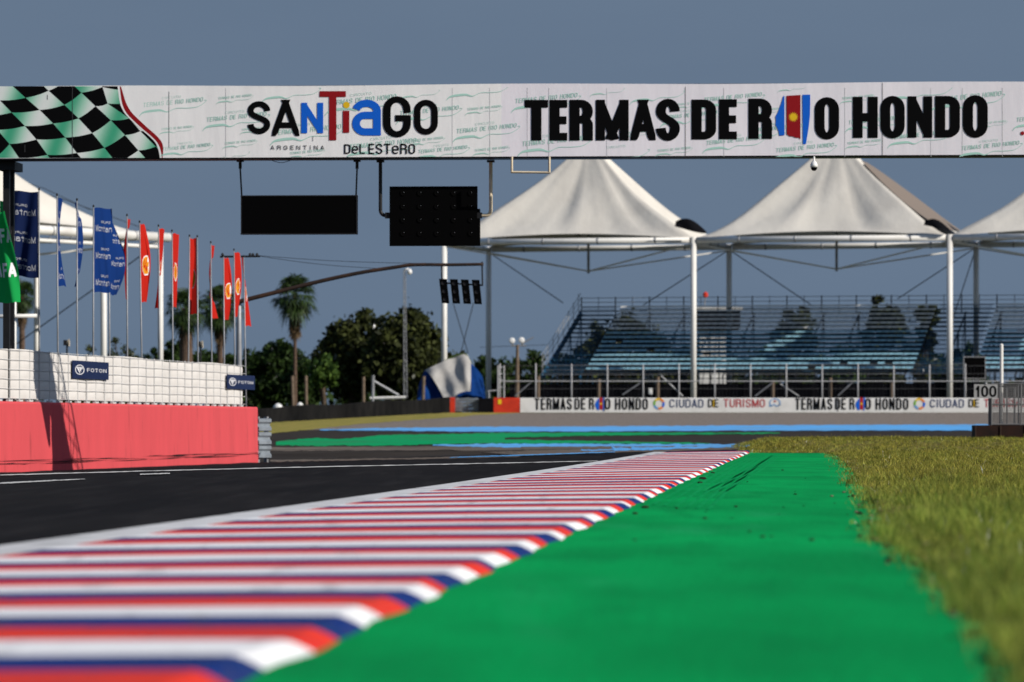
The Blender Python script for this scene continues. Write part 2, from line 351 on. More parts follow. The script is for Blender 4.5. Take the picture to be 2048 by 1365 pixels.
def paint_green():
    m = mat('green_runoff_paint', (.001,.345,.085), .8, .02, col2=(.001,.24,.058), scale=.75, sharp=(.35,.65), bump=.010, bscale=26, stretch=(1,.35,1))
    n = m.node_tree.nodes; l = m.node_tree.links; b = n['Principled BSDF']; src = b.inputs['Base Color'].links[0].from_socket
    for sc, st_, lo, hi, mx_, c in ((3.2, (1,.14,1), .50, .68, .6, (.001,.20,.05,1)), (34, (1,.5,1), .60, .78, .55, (.004,.13,.04,1)), (1.3, (1.6,.2,1), .58, .8, .35, (.03,.36,.15,1))):
        g = n.new('ShaderNodeTexCoord'); q = n.new('ShaderNodeMapping'); q.inputs['Scale'].default_value = st_; q.inputs['Rotation'].default_value = (0,0,R(-4))
        z = n.new('ShaderNodeTexNoise'); z.inputs['Scale'].default_value = sc; z.inputs['Detail'].default_value = 6
        l.new(g.outputs['Object'], q.inputs[0]); l.new(q.outputs[0], z.inputs['Vector'])
        mr = n.new('ShaderNodeMapRange'); mr.inputs['From Min'].default_value = lo; mr.inputs['From Max'].default_value = hi; mr.inputs['To Max'].default_value = mx_
        l.new(z.outputs['Fac'], mr.inputs['Value']); k = n.new('ShaderNodeMix'); k.data_type = 'RGBA'; k.inputs['B'].default_value = c
        l.new(mr.outputs[0], k.inputs['Factor']); l.new(src, k.inputs['A']); src = k.outputs['Result']
    l.new(src, b.inputs['Base Color'])
    return m
M['green'] = paint_green()
def pit_red():
    m = mat('red_wall_paint', (.60,.078,.090), .75, .08, col2=(.52,.07,.08), scale=1.5, sharp=(.35,.75), bump=.004, bscale=12, stretch=(1,1,.25))
    n = m.node_tree.nodes; l = m.node_tree.links; b = n['Principled BSDF']; src = b.inputs['Base Color'].links[0].from_socket
    g = n.new('ShaderNodeTexCoord'); q = n.new('ShaderNodeMapping'); q.inputs['Scale'].default_value = (.5,.5,.12)
    z = n.new('ShaderNodeTexNoise'); z.inputs['Scale'].default_value = 9; z.inputs['Detail'].default_value = 7
    l.new(g.outputs['Object'], q.inputs[0]); l.new(q.outputs[0], z.inputs['Vector'])
    mr = n.new('ShaderNodeMapRange'); mr.inputs['From Min'].default_value = .60; mr.inputs['From Max'].default_value = .85; mr.inputs['To Max'].default_value = .55
    l.new(z.outputs['Fac'], mr.inputs['Value'])
    k = n.new('ShaderNodeMix'); k.data_type = 'RGBA'; k.inputs['B'].default_value = (.16,.035,.035,1)
    l.new(mr.outputs[0], k.inputs['Factor']); l.new(src, k.inputs['A']); l.new(k.outputs['Result'], b.inputs['Base Color'])
    return m
M['pitred'] = pit_red()
def flag_print():                                    # printed sheen of the waving flag: white to green bands
    m = bpy.data.materials.new('flag_print'); m.use_nodes = True
    n = m.node_tree.nodes; l = m.node_tree.links; b = n['Principled BSDF']; b.inputs['Roughness'].default_value = .65
    t = n.new('ShaderNodeTexCoord'); q = n.new('ShaderNodeMapping'); q.inputs['Rotation'].default_value = (0, R(-18), 0)
    w = n.new('ShaderNodeTexWave'); w.inputs['Scale'].default_value = .36; w.inputs['Distortion'].default_value = 2.2; w.inputs['Detail'].default_value = 1; w.inputs['Detail Scale'].default_value = .6
    l.new(t.outputs['Object'], q.inputs[0]); l.new(q.outputs[0], w.inputs['Vector'])
    c = n.new('ShaderNodeValToRGB'); e = c.color_ramp.elements
    e[0].position = 0; e[0].color = (.04,.36,.20,1); e[1].position = 1; e[1].color = (.74,.78,.76,1)
    x = e.new(.45); x.color = (.34,.62,.48,1)
    l.new(w.outputs['Fac'], c.inputs[0]); l.new(c.outputs[0], b.inputs['Base Color']); return m
M['flagprint'] = flag_print()

# ------------------------------------------------------------------ ground, track, kerb
xs = [-6000,-2000,-700,-250,-110,-60]+lin(-40, 50, 121)+[70,120,260,700,2000,6000]
ys = [-800,-200,-40,0]+lin(4, 60, 24)[:-1]+lin(60, 135, 76)[:-1]+lin(135, 330, 60)+[360,420,600,1000,2500,7000]
b = MB(); b.grid(lambda x, y: (x, y, float(T(x, y))-0.02), xs, ys, M['ground']); b.build('ground', kind='structure', smooth=True)

KLd = np.array([20.9, 27.2, 40.0, 53.8, 73.6, 96.0]); KLx = np.array([-2.35, -1.72, -.83, .17, 1.46, 2.95])
KRd = np.array([10.4, 13.9, 20.4, 34.5, 52.7, 73.6, 100.]); KRx = np.array([-.55, -.30, .19, 1.10, 2.17, 3.55, 5.28])
pl = np.polyfit(KLd, KLx, 2); pr = np.polyfit(KRd, KRx, 2)
KL = lambda d: float(np.polyval(pl, d)); KR = lambda d: float(np.polyval(pr, d))
GBd = [4, 9.8, 11.25, 15.4, 22.2, 37, 60, 80, 91, 96]; GBx = [.62, 1.07, 1.18, 1.47, 1.84, 2.87, 4.45, 5.75, 6.46, 6.75]
GB = lambda d: float(np.interp(d, GBd, GBx))

def sheet(name, rows, fa, fb, nx, off, m, **kw):     # a sheet on the ground between two edges
    b = MB()
    def fn(u, d): x = fa(d)+(fb(d)-fa(d))*u; return (x, d, float(T(x, d))+off)
    b.grid(fn, lin(0, 1, nx), rows, m); return b.build(name, kind='structure', smooth=True, **kw)
sheet('track', lin(3, 118, 116), lambda d: wallx(d)-.1, lambda d: KL(min(d, 101))+.1, 20, .004, M['asphalt'])
sheet('runoff_area', lin(100, 266, 110), lambda d: -26, lambda d: 4.8 if d < 126 else 4.8+min(1, (d-126)/2)*42, 48, -.004, M['asphalt_far'])
sheet('green_runoff', lin(3, 99, 97), lambda d: KR(d)-.12, lambda d: GB(d)+.25, 12, .004, M['green'])
sheet('pit_lane', lin(60, 140, 60), lambda d: wallx(d)-8, lambda d: wallx(d)-.25, 6, .004, M['asphalt_far'])

def jit(a, n, amp): 
    r = random.Random(n); return [(x, y+r.uniform(-amp, amp)) for x, y in a]
def strip(name, up, lo, off, m, n=60, k=4, amp=.7):  # a painted band given by its far and near edges in the photo, laid on the ground
    b = MB(); x0 = max(up[0][0], lo[0][0]); x1 = min(up[-1][0], lo[-1][0]); r = random.Random(name+str(x0))
    vs = []
    for i in range(n+1):
        px = x0+(x1-x0)*i/n
        a = np.interp(px, [p[0] for p in up], [p[1] for p in up])+r.uniform(-amp, amp); c = np.interp(px, [p[0] for p in lo], [p[1] for p in lo])+r.uniform(-amp, amp)
        xa, da = hit(px, min(a, c)); xc, dc = hit(px, max(a, c))
        for j in range(k+1):
            t = j/k; X, D = xa+(xc-xa)*t, da+(dc-da)*t; vs.append((X, D, float(T(X, D))+off))
    fs = [(i*(k+1)+j, i*(k+1)+j+1, (i+1)*(k+1)+j+1, (i+1)*(k+1)+j) for i in range(n) for j in range(k)]
    b.add(vs, fs, m); return b.build(name, kind='structure')
strip('gravel_trap', [(600,848),(700,842),(800,835),(900,829),(1000,826),(2300,825)], [(600,861),(800,858),(1000,855),(1500,853),(2300,851)], .008, M['gravel'], 90, 16, .3)
strip('grass_verge', [(470,852),(540,846),(700,836),(800,831),(900,826),(985,824.6),(1040,824.6)], [(470,872),(540,868),(640,858),(720,849),(800,843),(900,836),(960,831),(1040,827)], .014, M['drygrass'], 70, 8)
strip('grass_edge', [(1040,824.6),(2300,824.4)], [(1040,827),(2300,826.4)], .014, mat('weeds', (.05,.06,.015), .95, .05, col2=(.10,.085,.04), scale=3), 120, 2, .5)
strip('blue_kerb_paint', [(640,860),(760,857),(900,855),(1200,853.5),(1500,851.5),(2000,849.5)], [(640,861.5),(760,862),(900,864),(1200,864),(1500,862),(2000,862)], .012, M['blue_paint'], 120, 3)
strip('green_paint_band', [(552,884),(620,877),(690,879),(760,871),(900,868.5),(1000,866.5),(1010,866.5)], [(552,891),(620,893),(700,892),(763,893),(880,889),(1000,888),(1010,888)], .010, M['green_far'], 70, 4, 1)
strip('green_paint_band', [(1010,866.5),(1200,865.5),(1420,866.5),(1560,866)], [(1010,876),(1200,872),(1420,869.5),(1560,868)], .010, M['green_far'], 60, 3, .8)
strip('green_paint_band', [(1010,880),(1200,883),(1420,887)], [(1010,888),(1200,888),(1420,889)], .010, M['green_far'], 50, 3, .8)
strip('brown_verge', [(540,896),(900,893),(1050,893),(1480,892)], [(540,903),(900,901),(1050,913),(1250,906),(1480,900)], .012, M['mud'], 60, 3)
strip('brown_verge', [(540,921),(700,919),(900,915),(1040,911)], [(540,925),(700,922),(900,919),(1040,915)], .010, M['mud'], 60, 2)
strip('blue_paint_band', [(866,890.5),(1000,888.5),(1180,889),(1300,889.5),(1500,890)], [(866,892.5),(1000,896),(1180,903),(1300,902),(1500,894.5)], .016, M['blue_paint'], 80, 3, 1)
strip('blue_edge_line', [(900,916.5),(1000,913),(1100,909.5),(1230,905)], [(900,917.5),(1000,915),(1100,911.5),(1230,906.5)], .018, M['blue_paint'], 60, 1, .4)
strip('white_edge_line', [(0,951),(300,943),(560,936.5),(900,929.5),(1195,923)], [(0,953),(300,944.6),(560,938.2),(900,931),(1195,924.2)], .012, M['white_line'], 110, 1, .35)
strip('white_edge_line', [(0,968),(100,963),(170,960)], [(0,970.5),(100,965),(170,961)], .012, M['white_line'], 40, 1, .3)
strip('white_edge_line', [(280,950),(340,948)], [(280,952),(340,950)], .012, M['white_line'], 20, 1, .3)

# the striped kerb: white, red, blue blocks with a saw-tooth top and a bevelled outer side
tips = [3.2, 4.6, 6.3, 8.3, 10.4, 12.6, 14.5, 16.2, 18.0, 20.0, 22.2, 24.3, 26.3, 28.6, 31, 33.2, 35.5]
while tips[-1] < 97: tips.append(tips[-1]+random.uniform(.85, 1.15)*(2.2 if tips[-1] < 40 else 2.2+(tips[-1]-40)*.06))
tips[-1] = 100.0
b = MB(); US = [0, .05, .13, .135, .2, .3, .4, .5, .6, .7, .8, .9, .962, .97, .98, .99, 1.0]
def kz(u, ph, und=0):
    tooth = math.sin(2*math.pi*(ph-.45))              # each block a very shallow swell
    if u <= .13: return .010
    k = (.0018*tooth+und*math.sin(math.pi*ph))*min(1, (u-.13)/.15)
    if u <= .962: return .012+.026*math.sin((u-.13)/.832*1.35)/math.sin(1.35)+k
    t = (u-.962)/.038; return (.038+k)*(1-t**1.5)-.012*t
def kp(u, d, ph, und=0):
    a, c = KL(d)-.05, KR(d)
    wob = .012*math.sin(d*2.3)+.008*math.sin(d*5.1+1)
    x = a+(c-a)*u+(wob if u > .92 else 0); d = d-.075*(c-a)*(u-.13)+.03*math.sin(u*7+d*1.9)*min(1,(u-.13)*4); return (x-.055*.055*(c-a)*(u-.13), d, float(T(x, d))+kz(u, ph, und))
for i in range(len(tips)-1):
    d0, d1 = tips[i], tips[i+1]; w1 = random.uniform(.33, .41); w2 = random.uniform(.63, .70); und = random.uniform(-.003, .003)
    for (a, c, m, n) in ((0, w1, 'k_white', 5), (w1, w2, 'k_red', 4), (w2, 1, 'k_blue', 4)):
        b.grid(lambda u, p: kp(u, d0+(d1-d0)*p, p, und), US[3:], lin(a, c, n), M[m])
b.grid(lambda u, d: kp(u, d, .3), US[:4], lin(3.2, 100, 98), M['conc_strip'])
b.build('kerb', smooth=False, kind='structure')
# tyre marks across the green strip
b = MB()
def mark(p0, p1, w, bend=0):
    (xa, da), (xb, db) = hit(*p0), hit(*p1); n = 26; vs = []
    for i in range(n+1):
        t = i/n; d = da+(db-da)*t; x = xa+(xb-xa)*t+bend*math.sin(math.pi*t); ww = w*(.4+.6*math.sin(math.pi*(t*.9+.05)))
        for s_ in (-.5, .5): X = x+s_*ww; vs.append((X, d, float(T(X, d))+.009))
    b.add(vs, [(2*i, 2*i+1, 2*i+3, 2*i+2) for i in range(n)], M['tyre'])
for k in range(7): mark((1285+k*22, 1010+k*2), (1492+k*9, 912), .05, -.05)
for k in range(4): mark((1410+k*14, 985), (1545+k*5, 912), .035, .04)

b.build('tyre_marks', kind='structure')
b = MB(); r = random.Random(3)
for k in range(26):
    px, py = r.uniform(1150, 1700), r.uniform(912, 1090)
    x, d = hit(px, py)
    if KR(d)+.1 < x < GB(d)-.05:
        s_ = r.uniform(.005, .017)
        b.lathe((x, d, float(T(x, d))+.005), [(s_*.3, 0), (s_, s_*.15), (s_*.7, s_*.5), (.001, s_*.7)], M['clod'], 6)
for px, py, s_ in ((1405,960,.045), (1400,968,.03), (1425,948,.03), (1290,1018,.03), (1270,1030,.022), (1565,942,.02)):
    x, d = hit(px, py); b.lathe((x, d, float(T(x, d))+.004), [(s_*.4, 0), (s_, s_*.1), (s_*.7, s_*.5), (.001, s_*.6)], M['clod'], 7)
for k in range(90):                                  # crumbs of earth and thatch along the ragged grass edge
    d = 9+31*r.random()**1.4; x = GB(d)+r.gauss(.0, .05)*(d/14); s_ = r.uniform(.006, .022)
    b.lathe((x, d, float(T(x, d))+.004), [(s_*.4, 0), (s_, s_*.2), (s_*.7, s_*.7), (.001, s_*.9)], M['clod'] if k % 3 else M['wood'], 6)
b.build('mud_clods', kind='stuff', label='dark crumbs of mud scattered on the green strip and along the grass edge', cat='mud')

# ------------------------------------------------------------------ grass on the right
def grass():
    m = bpy.data.materials.new('grass_blades'); m.use_nodes = True
    n = m.node_tree.nodes; l = m.node_tree.links; bs = n['Principled BSDF']; bs.inputs['Roughness'].default_value = .6; bs.inputs['Specular IOR Level'].default_value = .2
    t = n.new('ShaderNodeTexCoord'); z = n.new('ShaderNodeTexNoise'); z.inputs['Scale'].default_value = .55; z.inputs['Detail'].default_value = 5
    l.new(t.outputs['Object'], z.inputs['Vector'])
    mr = n.new('ShaderNodeMapRange'); mr.inputs['From Min'].default_value = .40; mr.inputs['From Max'].default_value = .62; l.new(z.outputs['Fac'], mr.inputs['Value'])
    g = n.new('ShaderNodeNewGeometry')
    def rampn(cols):
        cr = n.new('ShaderNodeValToRGB'); e = cr.color_ramp.elements
        for i, c in enumerate(cols):
            q = e[0] if i == 0 else (e[1] if i == len(cols)-1 else e.new(i/(len(cols)-1))); q.position = i/(len(cols)-1); q.color = (*c, 1)
        l.new(g.outputs['Random Per Island'], cr.inputs[0]); return cr
    a = rampn([(.025,.12,.005), (.09,.29,.012), (.19,.42,.025), (.45,.47,.09)]); c = rampn([(.18,.20,.03), (.55,.44,.09), (.78,.60,.19), (.40,.34,.06)])
    k = n.new('ShaderNodeMix'); k.data_type = 'RGBA'; 
    sy = n.new('ShaderNodeSeparateXYZ'); l.new(t.outputs['Object'], sy.inputs[0]); my = n.new('ShaderNodeMapRange'); my.inputs['From Min'].default_value = 18; my.inputs['From Max'].default_value = 48; my.inputs['To Min'].default_value = -.75; my.inputs['To Max'].default_value = .50
    l.new(sy.outputs['Y'], my.inputs['Value']); ad = n.new('ShaderNodeMath'); ad.use_clamp = True; l.new(mr.outputs[0], ad.inputs[0]); l.new(my.outputs[0], ad.inputs[1])
    l.new(ad.outputs[0], k.inputs['Factor']); l.new(a.outputs[0], k.inputs['A']); l.new(c.outputs[0], k.inputs['B'])
    
    z3 = n.new('ShaderNodeTexNoise'); z3.inputs['Scale'].default_value = 5; z3.inputs['Detail'].default_value = 3; l.new(t.outputs['Object'], z3.inputs['Vector'])
    m3 = n.new('ShaderNodeMapRange'); m3.inputs['From Min'].default_value = .38; m3.inputs['From Max'].default_value = .62; m3.inputs['To Min'].default_value = .35; m3.inputs['To Max'].default_value = 1.45; l.new(z3.outputs['Fac'], m3.inputs['Value'])
    k3 = n.new('ShaderNodeVectorMath'); k3.operation = 'SCALE'; l.new(k.outputs['Result'], k3.inputs[0]); l.new(m3.outputs[0], k3.inputs['Scale'])
    class _O: pass
    k = _O(); k.outputs = {'Result': k3.outputs[0]}
    l.new(k.outputs['Result'], bs.inputs['Base Color'])
    tr = n.new('ShaderNodeBsdfTranslucent'); ms = n.new('ShaderNodeMixShader'); ms.inputs[0].default_value = .4
    l.new(k.outputs['Result'], tr.inputs[0]); l.new(bs.outputs[0], ms.inputs[1]); l.new(tr.outputs[0], ms.inputs[2]); l.new(ms.outputs[0], n['Material Output'].inputs[0])
    Xs, Ds, Hs = [], [], []
    def band(d0, d1, ncl, per, sg, hm):              # tufts, then blades scattered about each tuft
        d = rng.uniform(d0, d1, ncl*6); lo = np.interp(d, GBd, GBx); lo = np.where(d > 97, 5.15+.03*(d-97), lo)
        lo = lo+(.05*np.sin(d*3.1)+.05*np.sin(d*7.7+1)+.03*np.sin(d*17)-.02)*np.minimum(1, d/25)
        u = rng.uniform(0, 1, len(d))*10; ok = u < (.1125*d+1.5-lo); x = (lo+u)[ok][:ncl]; d = d[ok][:ncl]
        hc = hm*rng.uniform(.3, 1.0, len(x))**1.5*(1+.4*np.sin(x*2.9+d*.8)*np.sin(d*1.7-x*1.3)); hc = np.where(rng.uniform(0, 1, len(x)) < .05, hc*1.5, hc)
        X = np.repeat(x, per)+rng.normal(0, sg, len(x)*per); D = np.repeat(d, per)+rng.normal(0, sg, len(x)*per)
        Xs.append(X); Ds.append(D); Hs.append(np.repeat(hc, per)*rng.uniform(.45, 1.15, len(X)))
    band(7, 16, 2300, 30, .03, .15); band(16, 28, 2900, 28, .038, .135); band(28, 50, 3800, 24, .055, .115); band(50, 97, 6500, 18, .09, .09); band(97, 116, 5000, 16, .12, .09)
    X = np.concatenate(Xs); D = np.concatenate(Ds); h = np.concatenate(Hs); n_ = len(X)
    edge = np.interp(D, GBd, GBx); h = np.where((X-edge < .25) & (D < 97), h*.8, h)
    wd = np.maximum(.004, D*.00016)*rng.uniform(.6, 1.2, n_)
    a = rng.uniform(0, 2*np.pi, n_); lean = rng.uniform(.1, .9, n_)*h; la = rng.uniform(0, 2*np.pi, n_)
    Z = T(X, D)-.012
    vx = np.stack([np.cos(a)*wd/2, np.sin(a)*wd/2, 0*wd], 1); base = np.stack([X, D, Z], 1)
    mid = base+np.stack([np.cos(la)*lean*.3, np.sin(la)*lean*.3, h*.55], 1); tip = base+np.stack([np.cos(la)*lean, np.sin(la)*lean, h], 1)
    V = np.stack([base-vx, base+vx, mid+vx*.8, mid-vx*.8, tip], 1).reshape(-1, 3); i = np.arange(n_)[:, None]*5
    Fc = np.concatenate([i+np.array([[0,1,2]]), i+np.array([[0,2,3]]), i+np.array([[3,2,4]])], 0)
    nmesh('grass', V, Fc, m, kind='stuff', label='mown grass bank of green and straw blades right of the green strip', cat='grass')
    # soil and thatch beneath the blades
    sheet('grass_soil', lin(3, 118, 116), lambda d: GB(d)+.03 if d < 97 else 5.3+.03*(d-97), lambda d: .1125*d+8, 14, .010, mat('thatch', (.26,.20,.075), .95, .02, col2=(.05,.07,.015), scale=5, bump=.03, bscale=30))
grass()

# ------------------------------------------------------------------ pit wall and its fence
def wdir(): v = Vector((WS, 1, 0)); v.normalize(); return v
WD = wdir(); WN = Vector((WD.y, -WD.x, 0))           # along the wall; out of it, towards the track
def wp(Y, z, off=0.0): return Vector((wallx(Y), Y, z))+WN*off
Y0, Y1 = 40.0, 110.6
t = thing('pit_wall', wp(75, -.34), 'long low pit wall painted salmon red under the white fence', 'wall')
b = MB()
prof = [(.0,-.36), (.0,-.05), (-.01,.3), (-.015,1.0), (-.03,1.04), (-.15,1.04), (-.15,-.36)]
Ysw = lin(Y0, Y1, 60); vs = [wp(y, z, o) for y in Ysw for o, z in prof]; n = len(prof)
fs = [(i*n+k, i*n+(k+1) % n, (i+1)*n+(k+1) % n, (i+1)*n+k) for i in range(len(Ysw)-1) for k in range(n)]+[tuple(range(n)), tuple(range((len(Ysw)-1)*n, len(Ysw)*n))[::-1]]
b.add(vs, fs, M['pitred']); b.build('wall_body', t)
b = MB(); b.add([wp(y, z, .012) for y in lin(Y0, Y1, 40) for z in (-.30+.02*math.sin(y*1.7), -.335)], [(2*i, 2*i+1, 2*i+3, 2*i+2) for i in range(39)], M['dark_metal']); b.build('scuff_band', t)
b = MB(); r = random.Random(5)
for i in range(70):
    y = r.uniform(80, 110.3); L = r.uniform(.6, 5); z = -.09+r.uniform(-.04, .05)-.05*(110-y)/30; w = r.uniform(.002, .007)
    b.add([wp(y, z, .014), wp(y+L*.5, z+w, .014), wp(min(y+L, 110.5), z+.004, .014), wp(y+L*.5, z-w, .014)], [(0,1,2,3)], M['k_red'] if r.random() < .0 else M['tyrewall'])
b.build('rubber_scuff', t)

t = thing('pit_fence', wp(75, 1.04), 'wire fence lined with white cloth standing on the red pit wall', 'fence')
ZB, ZT, YE = 1.10, 2.02, 109.3
b = MB()
def cloth(y, z):
    fy = ((y-Y0) % .8)/.8; fz = ((z-ZB) % .184)/.184
    return wp(y, z+(-.03*math.sin(y*.7)*(z-ZB) if z > 1.9 else 0), -.085+.012*abs(math.sin(math.pi*fy))**.5*abs(math.sin(math.pi*fz))**.5+.01*math.sin(y*3.1))
b.grid(cloth, [Y0+.8*(i/6) for i in range(int((YE-Y0)/.8*6))], lin(ZB, ZT, 26), M['sheet']); b.build('cloth', t, smooth=True)
b = MB()
for i in range(6): b.pipe([wp(y, ZB+.184*i if i < 5 else ZT, -.062) for y in (Y0, YE)], .006, M['wire_pale'], 5)
b.build('wire', t)
y = Y0; k = 0
post = None
while y < YE:
    if y < 60: y += .8; continue
    b = MB(); b.box(wp(y, 1.54, -.075), (.022, .022, 1.0), M['wire_pale'], (WD, WN, Vector((0,0,1))))
    b.box(wp(y, 1.06, -.07), (.30, .06, .035), M['wire_pale'], (WD, WN, Vector((0,0,1)))); b.build('post', t); y += .8
def foton(px0, px1, py0, py1, lab):
    d0, d1 = wall_d(px0, -.06), wall_d(px1, -.06); zt, zb = zat(py0, d0), zat(py1, d0)
    t = thing('sponsor_sign', wp(d0, zb, .03), lab, 'sign', 'navy signs hung on the pit fence')
    b = MB(); A = wp(d0, 0, -.035); B = wp(d1, 0, -.035)
    b.box((A+B)/2+Vector((0,0,(zt+zb)/2)), ((B-A).length, .012, zt-zb), M['signblue'], (WD, WN, Vector((0,0,1)))); b.build('panel', t)
    b = MB(); L = d1-d0
    fn = lambda u, v, lay: wp(d0+u*L, zb+v*(zt-zb), -.026+lay*.002)
    text(b, 'FOTON', .39, .93, .40, .60, fn, M['signwhite'], .17, .30, .34, q=.3)
    b.v = b.v
    c = [(.19+.125*math.cos(a), .5+.28*math.sin(a)) for a in lin(0, 2*math.pi, 28)]; ci = [(.19+.105*math.cos(a), .5+.24*math.sin(a)) for a in lin(0, 2*math.pi, 28)]
    b.add([fn(*p, 0) for p in c]+[fn(*p, 0) for p in ci], [(i, i+1, 29+i-1+0, 28+i) if False else (i, i+1, 28+i+1, 28+i) for i in range(27)], M['signwhite'])
    for pts in ([(.105,.62),(.15,.66),(.20,.34),(.19,.28)], [(.165,.66),(.215,.66),(.225,.44),(.21,.38)], [(.23,.66),(.275,.62),(.245,.5),(.235,.52)]):
        b.add([fn(*p, 0) for p in pts], [(0,1,2,3)], M['signwhite'])
    b.build('lettering', t)
foton(154, 226, 721, 757, 'navy sponsor sign on the middle of the white pit fence')
foton(462, 517, 749, 778, 'navy sponsor sign overhanging the far end of the white pit fence')
# steel rail that carries on where the wall ends
t = thing('guard_rail', wp(112.2, -.34), 'grey triple-beam steel guard rail at the far end of the red wall', 'guard rail')
GD = Vector((.62, .78, 0)).normalized(); GN = Vector((GD.y, -GD.x, 0)); G0 = wp(110.75, 0, -.05)
for z0 in (-.05, .28, .61):
    b = MB(); pf = [(.0,-.155), (.05,-.14), (.05,-.07), (.0,-.02), (.0,.02), (.05,.07), (.05,.14), (.0,.155)]
    vs = [G0+GD*u+GN*o+Vector((0,0,z0+z)) for u in lin(0, .46, 4) for o, z in pf]
    b.add(vs, [(i*8+k, i*8+k+1, (i+1)*8+k+1, (i+1)*8+k) for i in range(3) for k in range(7)], M['armco']); b.build('beam', t)
for u in (.08, .4):
    b = MB(); b.box(G0+GD*u-GN*.07+Vector((0,0,.23)), (.06, .1, 1.16), M['grey_metal'], (GD, GN, Vector((0,0,1)))); b.build('post', t)

# ------------------------------------------------------------------ flags behind the pit wall
def bez(pts, t):
    x = [p[0] for p in pts]; return np.interp(t, x, [p[1] for p in pts])
def shell(b, fn, uc, vc, ru, rv, lay):               # scalloped shell badge: gold fan with red ribs, white rim
    out = []; inn = []
    for i in range(25):
        a = R(-35+250*i/24); k = 1+.05*abs(math.sin(i*math.pi/4))
        out.append((uc+ru*k*1.12*math.cos(a), vc+rv*k*1.1*math.sin(a))); inn.append((uc+ru*k*math.cos(a), vc+rv*k*.98*math.sin(a)))
    bx = [(uc+ru*.35, vc-rv*.95), (uc-ru*.35, vc-rv*.95)]
    P1 = out+[(uc+bx[1][0]-uc, vc-rv*1.1), (uc+bx[0][0]-uc, vc-rv*1.1)]; P2 = inn+[bx[1], bx[0]]
    b.add([fn(uc, vc, lay)]+[fn(*p, lay) for p in P1], [(0, i+1, (i+1) % len(P1)+1) for i in range(len(P1))], M['signwhite'])
    b.add([fn(uc, vc, lay+1)]+[fn(*p, lay+1) for p in P2], [(0, i+1, (i+1) % len(P2)+1) for i in range(len(P2))], M['goldflag'])
    for i in range(5):
        a = R(30+30*i); w = .035*ru
        p0 = (uc, vc-rv*.7); p1 = (uc+ru*.85*math.cos(a), vc+rv*.83*math.sin(a))
        b.add([fn(p0[0]-w, p0[1], lay+2), fn(p0[0]+w, p0[1], lay+2), fn(p1[0]+w*2, p1[1], lay+2), fn(p1[0]-w*2, p1[1], lay+2)], [(0,1,2,3)], M['redflag'])
def flag(xt, yt, xb, f0, f1, e_t, e_b, mname, kind, lab, seed=0, mirror=False, sag=0.0, off=.35, belly=0.0, sw=1):
    """pole top pixel (xt, yt), pole foot column xb; cloth from row f0 to row f1; free edge e_t / e_b pixels right of the pole"""
    d = wall_d(xb, off); zt = zat(yt, d); foot = Vector(((xb-CX)/F*d, d, -.33))
    top = Vector(((xt-CX)/F*d, d, zt)); r = random.Random(seed)
    t = thing('flag', foot, lab, 'flag', 'feather flags on poles behind the pit wall')
    b = MB(); b.pipe([foot, foot+(top-foot)*.5, top], [.022, .018, .013], M['grey_metal'], 8); b.lathe(top, [(.013,0), (.02,.01), (.02,.04), (.005,.055)], M['dark_metal'], 8); b.build('pole', t, smooth=True)
    zf0, zf1 = zat(f0, d), zat(f1, d); pxm = d/F
    Wd = .52                                         # true cloth width
    def fn(u, v, lay=0):                             # u 0..1 from pole to free edge, v 0..1 bottom to top
        z = zf1+(zf0-zf1)*v; pp = foot+(top-foot)*((z-foot.z)/(top.z-foot.z))
        e = (e_b+(e_t-e_b)*v+belly*math.sin(math.pi*v))*pxm
        dx = e*u; w = Wd; dy = math.sqrt(max(w*w-(min(abs(e), w))**2, 0))*u
        rip = .06*math.sin(u*6.2+v*3.1+seed)*u+.045*math.sin(u*11+v*5+seed*2)*u
        return (pp.x+dx+rip*.25+.016*(1 if e >= 0 else -1), pp.y+sw*dy*.8+rip-(lay+.0)*.005, z-sag*u*u*pxm*(1 if v < .5 else .4)+.01*math.sin(u*7+seed))
    b = MB(); b.grid(lambda u, v: fn(u, v), lin(0, 1, 17), lin(0, 1, 34), M[mname]); 
    fm = (lambda u, v, l_: fn(1-u, v, 1+l_)) if (e_t+e_b < 0) != mirror else (lambda u, v, l_: fn(u, v, 1+l_))
    if kind == 'montan':
        for v in (.08, .40, .72):
            text(b, 'GRUPO', .42, .88, v+.10, v+.13, fm, M['flagwhite'], .13, .08, .25)
            text(b, 'Montan', .10, .95, v, v+.075, fm, M['flagwhite'], .15, .10, .25)
    elif kind == 'shell': shell(b, fn, .5, .47, .32, .115, 1)
    elif kind == 'afa':
        for v in (.28, .66): text(b, 'AFA', .12, .92, v, v+.16, fm, M['signwhite'], .28, .13, .2)
    b.build('cloth', t, smooth=True)
flag(-16, 395, -10, 425, 606, 30, 52, 'greenflag', 'afa', 'bright green flag with white letters at the left edge, swung out over the fence', 1, belly=4, off=.22, sw=-1)
flag(22, 399, 27, 405, 585, -16, -10, 'greenflag', '', 'dark green flag hanging narrow beside the big navy flag', 2, off=.25, sw=-1)
flag(78, 381, 79, 384, 556, -56, -52, 'navyflag', 'montan', 'broad navy flag with reversed lettering, spread flat left of its pole', 3, mirror=True, sag=-6)
flag(114, 392, 117, 396, 572, 6, 13, 'blueflag', 'montan', 'slim blue flag nearest the broad navy flag, trailing a point at the bottom', 4, belly=-9)
flag(154, 402, 154, 405, 573, -7, -7, 'blueflag', 'montan', 'slim blue flag twisted round the pole left of the wide bright blue one', 5, belly=15)
flag(187, 415, 186, 416, 585, 31, 31, 'blueflag', 'montan', 'wide bright blue flag with white lettering right of its pole', 6)
flag(218, 438, 220, 446, 590, 3, 8, 'blueflag', 'montan', 'blue flag bellying out right behind the wide bright blue one', 7, belly=20)
